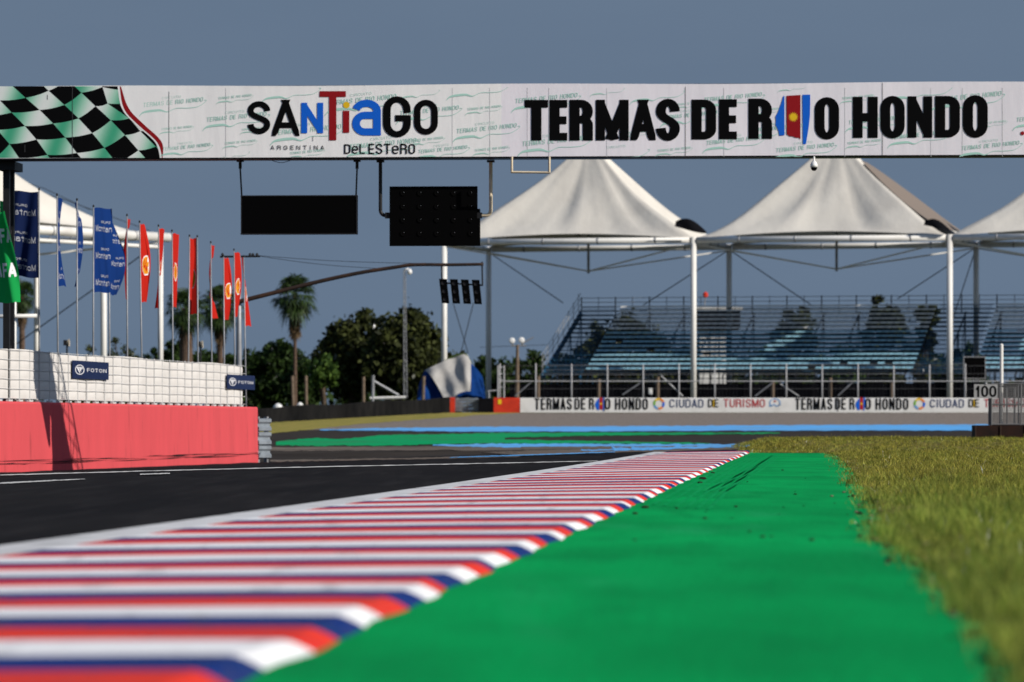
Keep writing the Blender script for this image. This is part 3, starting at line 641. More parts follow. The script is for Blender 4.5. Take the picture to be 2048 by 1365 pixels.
flag(254, 433, 255, 438, 598, 3, -3, 'redflag', '', 'leftmost red flag, furled thin along its pole without a badge', 8, belly=-8)
flag(279, 446, 287, 448, 604, 6, 6, 'redflag', 'shell', 'red flag with gold badge bulging right, left of the white tent post', 9, belly=12)
flag(317, 454, 321, 457, 616, 8, -9, 'redflag', 'shell', 'red flag in front of the white tent post, its foot swung left', 10, belly=2)
flag(344, 464, 347, 467, 614, 8, 4, 'redflag', 'shell', 'narrow red flag just right of the white tent post', 11, belly=2)
flag(379, 474, 375, 477, 600, 3, 3, 'redflag', '', 'thin red flag at the left side of the square hanging one', 12, belly=1)
flag(394.5, 475, 397, 477, 628, -16, -20, 'redflag', 'shell', 'square-hung red flag with gold badge spread between two poles', 13)
flag(421.6, 487, 425, 491, 637, 5, 7, 'redflag', 'shell', 'curling thin red flag before the dark palm crowns', 14, belly=-10)
flag(447, 514, 450, 516, 640, 7, 4, 'redflag', 'shell', 'shorter red flag in front of the right palm of the pair', 15, belly=9)
flag(468, 502, 471, 505, 634, 9, 2, 'redflag', 'shell', 'red flag with gold badge beside the grey signal mast', 16, belly=6)
flag(487.5, 515, 494, 515, 652, -5, 10, 'redflag', 'shell', 'last red flag at the far end of the white fence, tail blown right', 17)

# ------------------------------------------------------------------ start gantry
GA = Vector((-1024/F*86, 86, 0)); GBp = Vector((1024/F*84.8, 84.8, 0)); GE = (GBp-GA).normalized(); GNn = Vector((GE.y, -GE.x, 0)); GU = Vector((0,0,1))
def gp(px, py, lay=0.0):                             # pixel on the banner's plane, lay x 3 mm proud of it
    dr = Vector(((px-CX)/F, 1, -(py-YH)/F)); t = (GA-Vector((0,0,HC))).dot(GNn)/dr.dot(GNn)
    return Vector((0,0,HC))+dr*t+GNn*(.0007*lay)
gz0, gz1 = 5.63, 6.985
gx = lambda px: (gp(px, YH)-GA).dot(GE)
def gl(u, z, back=0.0): return GA+GE*u+GU*z-GNn*back
def ypx(px, z): 
    q = gp(px, YH); return YH-(z-HC)*F/q.y
U0, U1 = gx(0)-.55, gx(2048)+3.5
GT = thing('start_gantry', gl((U0+U1)/2, -.3, .6), 'start gantry with a long printed banner spanning the whole track', 'gantry')
b = MB()
seam = gx(1003)
def pnl(ua, ub, m, lay): b.grid(lambda u, z: gl(u, z+.012*math.sin(u*.8)*(1 if z > 6.9 else 0), -(.0007*lay)), lin(ua, ub, max(4, int((ub-ua)/.15))), [gz0, (gz0+gz1)/2, gz1], m)
b.box(gl((U0+U1)/2, (gz0+gz1)/2, .03), (U1-U0, .03, gz1-gz0-.01), M['dark_metal'], (GE, GNn, GU))
pnl(U0, seam, M['vinyl'], 5); pnl(seam, U1, M['vinyl2'], 5)
fnp = lambda x, y, lay: gp(x, y, 9+lay)
# printed wavy chequered flag
def clip(poly, f):
    o = []
    for i in range(len(poly)):
        p, q = poly[i], poly[(i+1) % len(poly)]; a, c = f(p), f(q)
        if a >= 0: o.append(p)
        if (a >= 0) != (c >= 0): s_ = a/(a-c); o.append((p[0]+(q[0]-p[0])*s_, p[1]+(q[1]-p[1])*s_))
    return o
LN = {-2: [(-330,320),(-225,420),(-120,520),(-30,640)], -1: [(-300,120),(-205,215),(-110,320),(-5,465),(75,540),(130,635),(190,720)],
      0: [(-105,100),(0,200),(92,295),(195,400),(285,505),(370,625),(450,730)], 1: [(-10,-20),(90,80),(200,180),(310,275),(415,380),(510,490),(600,610),(690,720)],
      2: [(150,-90),(265,20),(380,125),(503,235),(613,340),(720,455),(815,570),(910,690)], 3: [(420,-70),(530,40),(635,140),(745,245),(865,355),(975,470),(1080,590),(1180,700)],
      4: [(590,-130),(690,-15),(800,95),(840,225),(1010,340),(1095,440),(1215,560),(1330,680)], 5: [(820,-100),(900,0),(1000,120),(1080,215),(1190,310),(1290,420),(1400,540),(1500,650)]}
LN[-1] = [(-300,120),(-205,215),(-110,320),(-20,430),(75,540),(150,650),(230,760)]
SH = {(-2,-1): 0, (-1,0): 0, (0,1): 1, (1,2): 0, (2,3): -0, (3,4): 0, (4,5): 0}
z2p = lambda p: (p[0]/3.9, 150+p[1]/3.9)
fl0 = lambda p: p[1]-(172.5+.5); fl1 = lambda p: (316.2)-p[1]; fl2 = lambda p: p[0]+60; fl3 = lambda p: 345-p[0]
def cell(nodes, m, lay):
    poly = []
    for i in range(4):                               # curved sides
        p, q = nodes[i], nodes[(i+1) % 4]
        for k in range(6):
            s_ = k/6; poly.append((p[0]+(q[0]-p[0])*s_, p[1]+(q[1]-p[1])*s_+(7*math.sin(math.pi*s_) if i in (0,) else (-7*math.sin(math.pi*s_)*-1 if i == 2 else 0))))
    poly = [z2p(p) for p in poly]
    for f in (fl0, fl1, fl2, fl3): poly = clip(poly, f) if len(poly) > 2 else poly
    if len(poly) > 2: b.add([fnp(*p, lay) for p in poly], [tuple(range(len(poly)))], m)
# rows run from line i, node a to line i+1, node c; black cells first listed where the photo has them
def lattice(i0, a0, n):
    pass
pairs = [(-2,-1,0,1), (-1,0,0,1-0), (0,1,0,1), (1,2,1,1), (2,3,1,0), (3,4,0,0), (4,5,0,0)]
idx = {(-2): lambda j: j, (-1): lambda j: j+1, 0: lambda j: j+1, 1: lambda j: j+2, 2: lambda j: j+2, 3: lambda j: j+1, 4: lambda j: j+1, 5: lambda j: j+1}
def node(i, j):
    L = LN[i]; k = idx[i](j)
    return L[k] if 0 <= k < len(L) else None
# base print below, black squares above it
b.add([fnp(x, y, 0) for x, y in ((-60,173.2),(345,173.2),(345,316.2),(-60,316.2))], [(0,1,2,3)], M['flagprint'])
for i in range(-2, 5):
    for j in range(-2, 7):
        q = [node(i, j), node(i+1, j), node(i+1, j+1), node(i, j+1)]
        if None in q or (i+j) % 2: continue
        cell(q, M['ink'], 1)
curve = [(918,85),(925,150),(935,215),(955,270),(985,315),(1040,370),(1100,425),(1160,475),(1205,520),(1228,560),(1240,600),(1248,650)]
rc = [(c[0]/3.9, 150+c[1]/3.9) for c in curve]; rc[0] = (rc[0][0], 173.2); rc[-1] = (rc[-1][0], 316.2)
def smooth(pts, n=40):
    o = []; L = len(pts)-1
    for k in range(n+1):
        s_ = k/n*L; i = min(int(s_), L-1); f = s_-i
        p0, p1, p2, p3 = pts[max(i-1,0)], pts[i], pts[i+1], pts[min(i+2,L)]
        o.append(tuple(.5*(2*p1[a]+(p2[a]-p0[a])*f+(2*p0[a]-5*p1[a]+4*p2[a]-p3[a])*f*f+(3*p1[a]-p0[a]-3*p2[a]+p3[a])*f**3) for a in (0,1)))
    return o
rc = smooth(rc)
b.add([q for p in rc for q in (fnp(p[0], p[1], 2), fnp(348, p[1], 2))], [(2*i, 2*i+1, 2*i+3, 2*i+2) for i in range(len(rc)-1)], M['vinyl'])
vs = []
for k, p in enumerate(rc):
    s_ = k/(len(rc)-1); w = 1.5+10*math.sin(math.pi*min(1, s_*1.02))**.8
    vs += [fnp(p[0]+4, p[1], 3), fnp(p[0]+4+w, p[1]-(1 if 0 < k < len(rc)-1 else 0), 3)]
b.add(vs, [(2*i, 2*i+1, 2*i+3, 2*i+2) for i in range(len(rc)-1)], M['ink_dred'])
# pale repeated wordmark
def wm(x, y, w, strong=True):
    m = M['ink_teal'] if strong else M['ink_teal']; h = w*.065
    if x-5 < 250: return
    tilt = lambda X, Y, lay: fnp(X, Y-.10*(X-x), 3+lay)
    ok = lambda Y: 176 < Y < 312
    if ok(y-h*1.2-.1*w) and ok(y): text(b, 'TERMAS DE RIO HONDO', x+w*.06, x+w*.95, y, y-h, tilt, m, .24, .16, .22, slant=.1)
    if strong and w > 100 and ok(y-h*2-.1*w) : text(b, 'CIRCUITO', x+w*.34, x+w*.62, y-h*1.35, y-h*1.9, tilt, m, .14, .1, .3)
    cu = [(0,1.9*h),(.08*w,.9*h),(.3*w,.8*h),(.42*w,1.5*h),(.55*w,.9*h),(.72*w,1.1*h),(.88*w,1.0*h),(1.0*w,-.1*h),(.97*w,-.35*h)]
    cu = smooth(cu, 36); vs = []
    base = 2.2*h
    for k, p in enumerate(cu):
        s_ = k/36; tw = h*(.42*math.exp(-((s_-.20)/.14)**2)+.13)
        Y1_ = y+p[1]; 
        vs += [tilt(x+p[0], min(max(Y1_, 175+.1*p[0]), 314+.1*p[0]), 0), tilt(x+p[0], min(max(Y1_+tw, 175+.1*p[0]), 314+.1*p[0]), 0)]
    b.add(vs, [(2*i, 2*i+1, 2*i+3, 2*i+2) for i in range(36)], M['ink_teal2'] if strong else m)
r = random.Random(11)
for x, y, w in [(278,216,135),(405,245,135),(318,303,108),(524,190,118),(650,212,150),(540,272,150),(690,300,150),(792,232,132),(905,268,135),(830,308,110),(893,185,125),
                (1022,208,140),(1035,294,150),(1170,314,130),(1320,240,120),(1400,205,130),(1405,291,125),(1500,265,110),(1544,306,130),(1690,250,120),(1765,190,140),(1860,206,150),(1775,280,130),(1915,302,130),(2025,245,130),(1260,195,110)]: wm(x, y, w)
for x, y, w in [(432,200,75),(318,262,70),(445,290,70),(480,262,60),(430,312,70),(575,310,75),(800,190,80),(930,222,75),(945,304,75),(815,285,75),(1180,185,70),(1310,305,75),(1350,212,60),(1555,178,60),(1680,200,70),(1690,290,75),(1500,225,60),(1955,250,60),(1240,270,60)]: wm(x, y, w, False)
# dark seams in the vinyl
for px, y0, y1 in ((145,175,315),(338,184,296),(626,273,283),(1765,166,312),(718,205,214),(1371,174,315),(95,190,200),(50,290,305)):
    b.add([fnp(px-.5, y0, 6), fnp(px+.5, y0, 6), fnp(px+.5, y1, 6), fnp(px-.5, y1, 6)], [(0,1,2,3)], M['ink_grey'])
for px in (452,905,980,1055,1098,1214,1448,1690,1862,1925,2005):
    b.add([fnp(px-.4, 176, 2.6), fnp(px+.4, 176, 2.6), fnp(px+.4, 314, 2.6), fnp(px-.4, 314, 2.6)], [(0,1,2,3)], M['conc_strip'])
# big lettering
I_ = lambda c, x0, x1, y0, y1, tx=20.5, ty=15.5, m='ink', q=.25: glyph(b, c, x0, x1, y1, y0, tx, ty, fnp, M[m], q, 0, 8)
I_('T',1049.3,1096.2,200.3,281.6); I_('E',1099,1134.7,200.3,281.6); I_('R',1139,1186,200,281.6); I_('M',1191.6,1257.5,200,281.4,18.5); I_('A',1260.8,1311.7,199.8,281,17); I_('S',1311.7,1360,198,282.4,20,15)
I_('D',1383,1432.4,199.6,279.4); I_('E',1437.8,1473.8,199,279); I_('R',1496.9,1544.2,197.6,278.2)
I_('O',1629.3,1678.3,194.7,279.6,20,14); I_('H',1705.4,1755.6,194,276.2,20,17); I_('O',1760.7,1809.5,192.2,277.4,20,14); I_('N',1815,1864.5,193,275.8,18); I_('D',1870,1920,192.4,275.6); I_('O',1925.5,1975.6,190.7,276.2,20.5,14)
def poly(pts, m, lay=8): b.add([fnp(x, y, lay) for x, y in pts], [tuple(range(len(pts)))], M[m])
poly([(1569,192),(1566.5,193),(1563,206),(1560,214),(1556,225),(1551,234),(1552,241),(1551,250),(1557,262),(1559,272),(1569,271)], 'ink_blue')
poly([(1573,192),(1601,190.5),(1601,280),(1598,276),(1591,276),(1586,273.5),(1579,273),(1573.5,269)], 'ink_dred')
poly([(1605,190),(1620.6,189.8),(1620,232),(1617,258),(1612,288.6),(1606,288.6)], 'ink_blue')
poly([(1586.7+(10.5 if k % 2 else 6.2)*math.cos(math.pi*k/16), 234.6+(10.5 if k % 2 else 6.2)*math.sin(math.pi*k/16)) for k in range(32)], 'yellow', 9)
poly([(2045+4*math.cos(a), 267+4*math.sin(a)) for a in lin(0, 2*math.pi, 16)[:-1]], 'ink_dred')
J = lambda c, x0, x1, y0, y1, m='ink', tx=12.5, ty=11.5, q=.3: glyph(b, c, x0, x1, y1, y0, tx, ty, fnp, M[m], q, 0, 8)
J('S',495,541,202.7,269); J('A',543.5,599.5,200,272.5,'ink',12.5); J('N',602.7,646.6,206,267,'ink_blue',12); J('T',639.3,692,182.8,281,'ink_dred',14.5,11.5); J('i',685.6,699,222,266,'ink_dred',13)
poly([(693+6.6*math.cos(a), 210.6+6.6*math.sin(a)) for a in lin(0, 2*math.pi, 20)[:-1]], 'yellow')
J('a',704.6,762,199.8,271.6,'ink_blue',15.5,14.5); J('G',766,822,193,275.4,'ink',15.5,12.5); J('O',827.7,876,199.8,270.2,'ink',13.5,12)
text(b, 'ARGENTINA', 541.5, 649, 300, 291.5, fnp, M['ink_grey'], .17, .16, .72, lay=8)
text(b, 'DeL', 688.5, 730, 308.2, 289, fnp, M['ink'], .23, .2, .2, lay=8, lower=.84); text(b, 'ESTeRO', 737, 830.6, 308.6, 288, fnp, M['ink'], .23, .2, .2, lay=8, lower=.84)
b.build('banner', GT)
# steel of the gantry
b = MB(); DP = 1.0
for z in (gz0+.06, gz1-.06):
    for k in (.12, DP): b.pipe([gl(U0, z, k), gl(U1, z, k)], .045, M['dark_metal'], 8)
u = U0; s_ = 0
while u < U1-.6:
    for k in (.12, DP): b.pipe([gl(u, gz0+.06 if s_ else gz1-.06, k), gl(u+.8, gz1-.06 if s_ else gz0+.06, k)], .025, M['dark_metal'], 6)
    for z in (gz0+.06, gz1-.06): b.pipe([gl(u, z, .12), gl(u+.8, z, DP)], .022, M['dark_metal'], 6)
    u += .8; s_ = 1-s_
b.box(gl((U0+U1)/2, gz0-.012, .30), (U1-U0, .55, .03), M['dark_metal'], (GE, GNn, GU))
b.build('truss', GT)
for uu in (gx(5), U1-.3):
    b = MB(); zb = -.34
    for k in (.45, .95):
        b.box(gl(uu, (zb+gz0-.05)/2, k), (.12, .12, gz0-.05-zb), M['dark_metal'], (GE, GNn, GU))
    z = zb+.3; q = 0
    while z < gz0-.5: b.pipe([gl(uu, z, .45 if q else .95), gl(uu, z+.55, .95 if q else .45)], .02, M['dark_metal'], 6); z += .55; q = 1-q
    b.box(gl(uu+.02, gz0-.12, .7), (.34, .9, .16), M['dark_metal'], (GE, GNn, GU)); b.build('post', GT)

def gb(px, py, back): return gp(px, py)-GNn*back
# blank dark board
t = thing('display_board', gb(593, 467, .5), 'plain black board hanging on two straight rods below the gantry', 'board')
b = MB(); A, C_ = gb(476, 389, .5), gb(710, 467, .5); c = (A+C_)/2
wB = (C_-A).dot(GE); hB = A.z-C_.z
b.box(c, (wB, .14, hB), M['black'], (GE, GNn, GU)); b.build('panel', t)
b = MB(); fr = .02
for z in (A.z-fr/2, C_.z+fr/2): b.box(Vector((c.x, c.y, z))+GNn*.075, (wB+.01, .012, fr), M['dark_metal'], (GE, GNn, GU))
for s_ in (-1, 1): b.box(c+GE*(s_*(wB/2-fr/2))+GNn*.0755, (fr, .012, hB-2*fr-.002), M['dark_metal'], (GE, GNn, GU))
b.build('rim', t)
for x0, x1 in ((474,477),(709,707)):
    b = MB(); b.pipe([gb(x0, 318, .5), gb(x0, 335, .5)], .03, M['dark_metal'], 8); b.pipe([gb(x0, 335, .5), gb(x1, 389, .5)], .016, M['dark_metal'], 8)
    b.box(gb(x0, 319.5, .5), (.13, .1, .03), M['dark_metal'], (GE, GNn, GU)); b.build('hanger_rod', t)
# start lights
t = thing('start_lights', gb(863, 490, .5), 'black start light board with rows of lamps on bent pipes under the gantry', 'start lights')
A, C_ = gb(775, 371, .5), gb(951, 490, .5); c = (A+C_)/2; wB = (C_-A).dot(GE); hB = A.z-C_.z
b = MB(); b.box(c, (wB, .16, hB), M['black'], (GE, GNn, GU)); q = gb(954, 453, .5); b.box(q-GNn*.0, (.05, .1, .70), M['black'], (GE, GNn, GU)); LP_ = b.build('panel', t)
lm = mat('lamp_lens', (.002,.002,.002), .7, .05)
b = MB(); b.lathe((0,0,0), [(.055,0), (.055,.012), (.048,.013), (.044,.004), (.001,.006)], lm, 14, (GE, GU, GNn)); b.box(GE*.012+GU*.012+GNn*.012, (.012, .012, .008), M['grey_metal'], (GE, GNn, GU))
me = None
for i in range(5):
    for j in range(4):
        p = gb(803+i*34, 384+j*27, .5)+GNn*.082
        if me is None:
            o = b.build('lamp', LP_); me = o; o.location = p-Vector(t['_loc']); 
            for v in o.data.vertices: v.co += Vector(t['_loc'])
        else:
            o = me.copy(); COL.objects.link(o); o.parent = LP_; o.location = p-Vector(t['_loc'])
for xs_, xe in ((756, 775),(978, 951)):
    b = MB(); sg = 1 if xe > xs_ else -1
    pts = [gb(xs_, 318, .5), gb(xs_, 410, .5)]+[gb(xs_+sg*10*(1-math.cos(a)), 418+11*math.sin(a), .5) for a in lin(0, math.pi/2, 6)]+[gb(xe, 429, .5)]
    b.pipe(pts, .034, M['dark_metal'] if sg > 0 else M['cream'], 10); b.box(gb(xs_, 320, .5), (.14, .12, .04), M['dark_metal'], (GE, GNn, GU))
    b.box(gb(xe-sg*4, 429, .5), (.10, .11, .11), M['dark_metal'], (GE, GNn, GU)); b.build('bent_pipe', t, smooth=False)
# empty bracket and dome camera
t = MB(); t.pipe([gb(1024, 314, -.05), gb(1024, 345, -.05)], .022, M['cream'], 4); t.pipe([gb(1022, 345, -.05), gb(1101, 346, -.05)], .022, M['cream'], 4); t.pipe([gb(1099, 314, -.05), gb(1099, 346, -.05)], .022, M['cream'], 4)
t.build('bracket', label='empty cream U-shaped bracket under the gantry beside the start lights', cat='bracket')
q = gb(1628, 316, -.12); t = thing('dome_camera', q, 'small white dome camera hanging below the gantry banner', 'camera')
b = MB(); b.lathe(q, [(.018,.02), (.018,-.06), (.05,-.09), (.07,-.14), (.072,-.185), (.001,-.186)], M['lamp_white'], 16); b.build('housing', t, smooth=True)
b = MB(); b.lathe(q, [(.062,-.188), (.055,-.22), (.035,-.245), (.001,-.255)], M['black'], 16); b.build('lens_dome', t, smooth=True)
t = MB(); t.pipe([gb(535+8*k, 317+5*math.sin(math.pi*k/5), .6) for k in range(6)], .006, M['dark_metal'], 5); t.build('cable', label='thin dark cable drooping under the gantry above the blank board', cat='cable')

# ------------------------------------------------------------------ tensile tents
AR = R(14); EX = Vector((math.cos(AR), -math.sin(AR), 0)); EY = Vector((math.sin(AR), math.cos(AR), 0)); UP = Vector((0,0,1))
O1 = Vector(((1387-CX)/F*300, 300, 0)); ZE = zat(474, 300); ZG = 1.45; BAY, DEP = 17.0, 12.0
def st(x, y, z): return O1+EX*x+EY*y+UP*z            # local frame of the stands and tents
def canopy(parent, c, cor, peak, seed, m, zE, name='canopy', pw=1.30, scal=.5):
    b = MB(); n = 96; ns = 26; r = random.Random(seed); ph = [r.uniform(0, 6.28) for _ in range(4)]
    peri = []
    for k in range(4):
        a, d_ = cor[k], cor[(k+1) % 4]
        for i in range(n//4):
            s_ = i/(n//4); q = a+(d_-a)*s_; inn = (c-q); inn.z = 0
            peri.append((q+inn.normalized()*(scal*(math.sin(math.pi*s_) if k % 2 == 0 else 3.2*min(1, 1.8*math.sin(math.pi*s_)))), math.sin(math.pi*s_)))
    vs = []
    for j in range(ns+1):
        s_ = .05+.95*j/ns
        for k, (q, e) in enumerate(peri):
            th = 2*math.pi*k/n; p = c+(q-c)*s_
            hh = peak*(1-s_)**(pw)
            rip = (.13*math.sin(16*th+ph[0])+.08*math.sin(27*th+ph[1])+.30*math.sin(7*th+ph[2]+s_*5))*s_*s_*(1-s_)*4.5
            z = zE+hh+rip-.25*(1-e)*s_**6+.15*e*s_**8
            vs.append((p.x, p.y, z))
    fs = [(j*n+k, j*n+(k+1) % n, (j+1)*n+(k+1) % n, (j+1)*n+k) for j in range(ns) for k in range(n)]
    b.add(vs, fs, m); b.lathe((c.x, c.y, zE+peak*.93), [(.45,0), (.45,.25), (.1,.5), (.1,.9), (.001,.9)], M['grey_metal'], 12)
    return b.build(name, parent, smooth=True)
def tent(x0, lab, seed, posts):
    t = thing('tent', st(x0+BAY/2, DEP/2, ZG), lab, 'tent', 'white peaked tents over the grandstands')
    c = st(x0+BAY/2, DEP/2, 0); cor = [st(x0, 0, 0), st(x0+BAY, 0, 0), st(x0+BAY, DEP, 0), st(x0, DEP, 0)]
    canopy(t, c, cor, 6.8, seed, M['tent'], ZE+.15, pw=1.36)
    for k in range(4):
        b = MB(); p, q = cor[k], cor[(k+1) % 4]; dr = (q-p).normalized()
        b.pipe([p+dr*.25+UP*(ZE-.22), q-dr*.25+UP*(ZE-.22)], .2, M['white_pipe'], 12)
        for s_ in (.18, .4, .62, .85): b.pipe([p+(q-p)*s_-dr*.05+UP*(ZE-.22), p+(q-p)*s_+dr*.05+UP*(ZE-.22)], .225, M['grey_metal'], 12)
        b.build('eave_beam', t, smooth=True)
    lowc = c+UP*(ZE-2.0)
    b = MB(); b.pipe([lowc-UP*.15, c+UP*(ZE+1.2)], .09, M['grey_metal'], 8); b.build('king_post', t)
    b = MB()
    for p in cor: b.pipe([p+UP*(ZE-.45), lowc], .055, M['white_pipe'], 6)
    b.build('tie_rod', t)
    for p in posts:
        b = MB(); q = cor[p]; b.pipe([q+UP*(ZG-.3), q+UP*(ZE-.02)], .19, M['white_pipe'], 16); b.lathe(q+UP*ZG, [(.4,-.3), (.4,.05), (.19,.06)], M['grey_metal'], 12); b.build('post', t, smooth=True)
    return t, cor, c
tA, corA, cA = tent(-BAY, 'white peaked tent rising right behind the start light board', 1, (0, 3))
tB, corB, cB = tent(0, 'white peaked tent under the RIO HONDO lettering, with shade built as a brown strip on its right slope', 2, (0, 3, 1, 2))
tC, corC, cC = tent(BAY, 'white peaked tent cut off by the right edge of the photo', 3, (1, 2))
def flap(t, a, b_, w, m, name):                      # dark loose covers at the tent corners
    b = MB(); a = Vector(a); b_ = Vector(b_); n = 10
    def fn(u, v): p = a+(b_-a)*u; return p+UP*((v-.5)*w*(math.sin(math.pi*(.15+.8*u)))+.15*math.sin(u*4))+EY*(v*.4-.2+.1*math.sin(6*u+v*3))
    b.grid(fn, lin(0, 1, n), lin(0, 1, 5), m); b.build(name, t, smooth=True)
flap(tA, P(1350, 448, 299.2), P(1412, 462, 298.9), .75, M['cloth_black'], 'corner_cover')
flap(tA, P(1122, 467, 303.6), P(1162, 468, 303.2), .30, M['cloth_black'], 'vent_flap')
flap(tB, P(1848, 447, 296), P(1900, 458, 295.6), .55, M['cloth_black'], 'corner_cover')
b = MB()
def brown(u, v):                                     # shade of the membrane's far side, added as a brown strip on the right slope
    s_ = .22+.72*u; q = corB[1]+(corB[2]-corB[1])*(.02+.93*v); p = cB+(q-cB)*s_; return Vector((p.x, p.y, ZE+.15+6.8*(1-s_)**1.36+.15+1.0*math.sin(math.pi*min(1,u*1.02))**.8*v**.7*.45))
b.grid(brown, lin(0, 1, 16), lin(0, 1, 6), M['tent_shaded']); b.build('shaded_strip', tB, smooth=True)
for tt, p, q in ((tA, corA[3]+UP*(ZE-.4), P(1126, 606, 311)), (tA, corB[3]+UP*(ZE-.4), P(1286, 611, 313)), (tB, corB[3]+UP*(ZE-.4), P(1622, 610, 311)), (tB, corC[3]+UP*(ZE-.4), P(1795, 598, 309)), (tB, corC[3]+UP*(ZE-.4), P(1905, 640, 307))):
    b = MB(); b.pipe([p, q], .035, M['dark_metal'], 5); b.build('stay_cable', tt)
# tent at the left, behind the flags
LA = Vector(((321-CX)/F*296, 296, 0)); e1 = Vector((-.53,-.848,0)); e2 = Vector((-.848,.53,0))
t = thing('tent', LA+e1*8+e2*6+UP*.6, 'white tent with a sagging grey-white roof behind the blue flags', 'tent', 'white peaked tents over the grandstands')
ZL = zat(470, 296); cor = [LA, LA+e1*29, LA+e1*29+e2*12, LA+e2*12]
canopy(t, LA+e1*14.5+e2*6, cor, 7.2, 5, M['tent'], ZL+.2, pw=1.95)
for k in range(4):
    b = MB(); p, q = cor[k], cor[(k+1) % 4]; dr = (q-p).normalized()
    b.pipe([p-dr*(.9 if k == 0 else -.2)+UP*(ZL-.15), q-dr*.2+UP*(ZL-.15)], .3 if k == 0 else .2, M['white_pipe'], 12)
    for s_ in (.1, .25, .4, .55, .7): b.pipe([p+(q-p)*s_-dr*.06+UP*(ZL-.15), p+(q-p)*s_+dr*.06+UP*(ZL-.15)], .33 if k == 0 else .23, M['grey_metal'], 12)
    b.build('eave_beam', t, smooth=True)
b = MB(); lc = LA+e1*14.5+e2*6+UP*(ZL-2.2)
for p in cor: b.pipe([p+UP*(ZL-.5), lc], .07, M['white_pipe'], 6)
b.pipe([LA+UP*(ZL-.8), LA+e1*29+UP*(ZL-.8)], .12, M['white_pipe'], 8); b.build('tie_rod', t)
for q, rr in ((LA, .17), (LA+e1*6.1, .2), (LA+e1*29, .2), (P(73, 600, 300), .17)):
    b = MB(); b.pipe([Vector((q.x, q.y, .2)), Vector((q.x, q.y, ZL-.15))], rr, M['white_pipe'], 14); b.build('post', t, smooth=True)
b = MB(); b.pipe([LA+e1*1.2+UP*(ZL-1.0), P(30, 690, 300)], .04, M['dark_metal'], 5); b.build('stay_cable', t)
# white frame with a crossbar at the left edge
t = thing('goal_post', P(28, 780, 140), 'white post with a level crossbar at the left edge behind the green flag', 'post')
b = MB(); d = 140; b.pipe([P(27, 800, d), P(27, 560, d)], .09, M['white_pipe'], 12); b.build('post', t, smooth=True)
b = MB(); b.pipe([P(-40, 634, d-.12), P(74, 632, d-.12)], .06, M['white_pipe'], 10); b.build('crossbar', t, smooth=True)

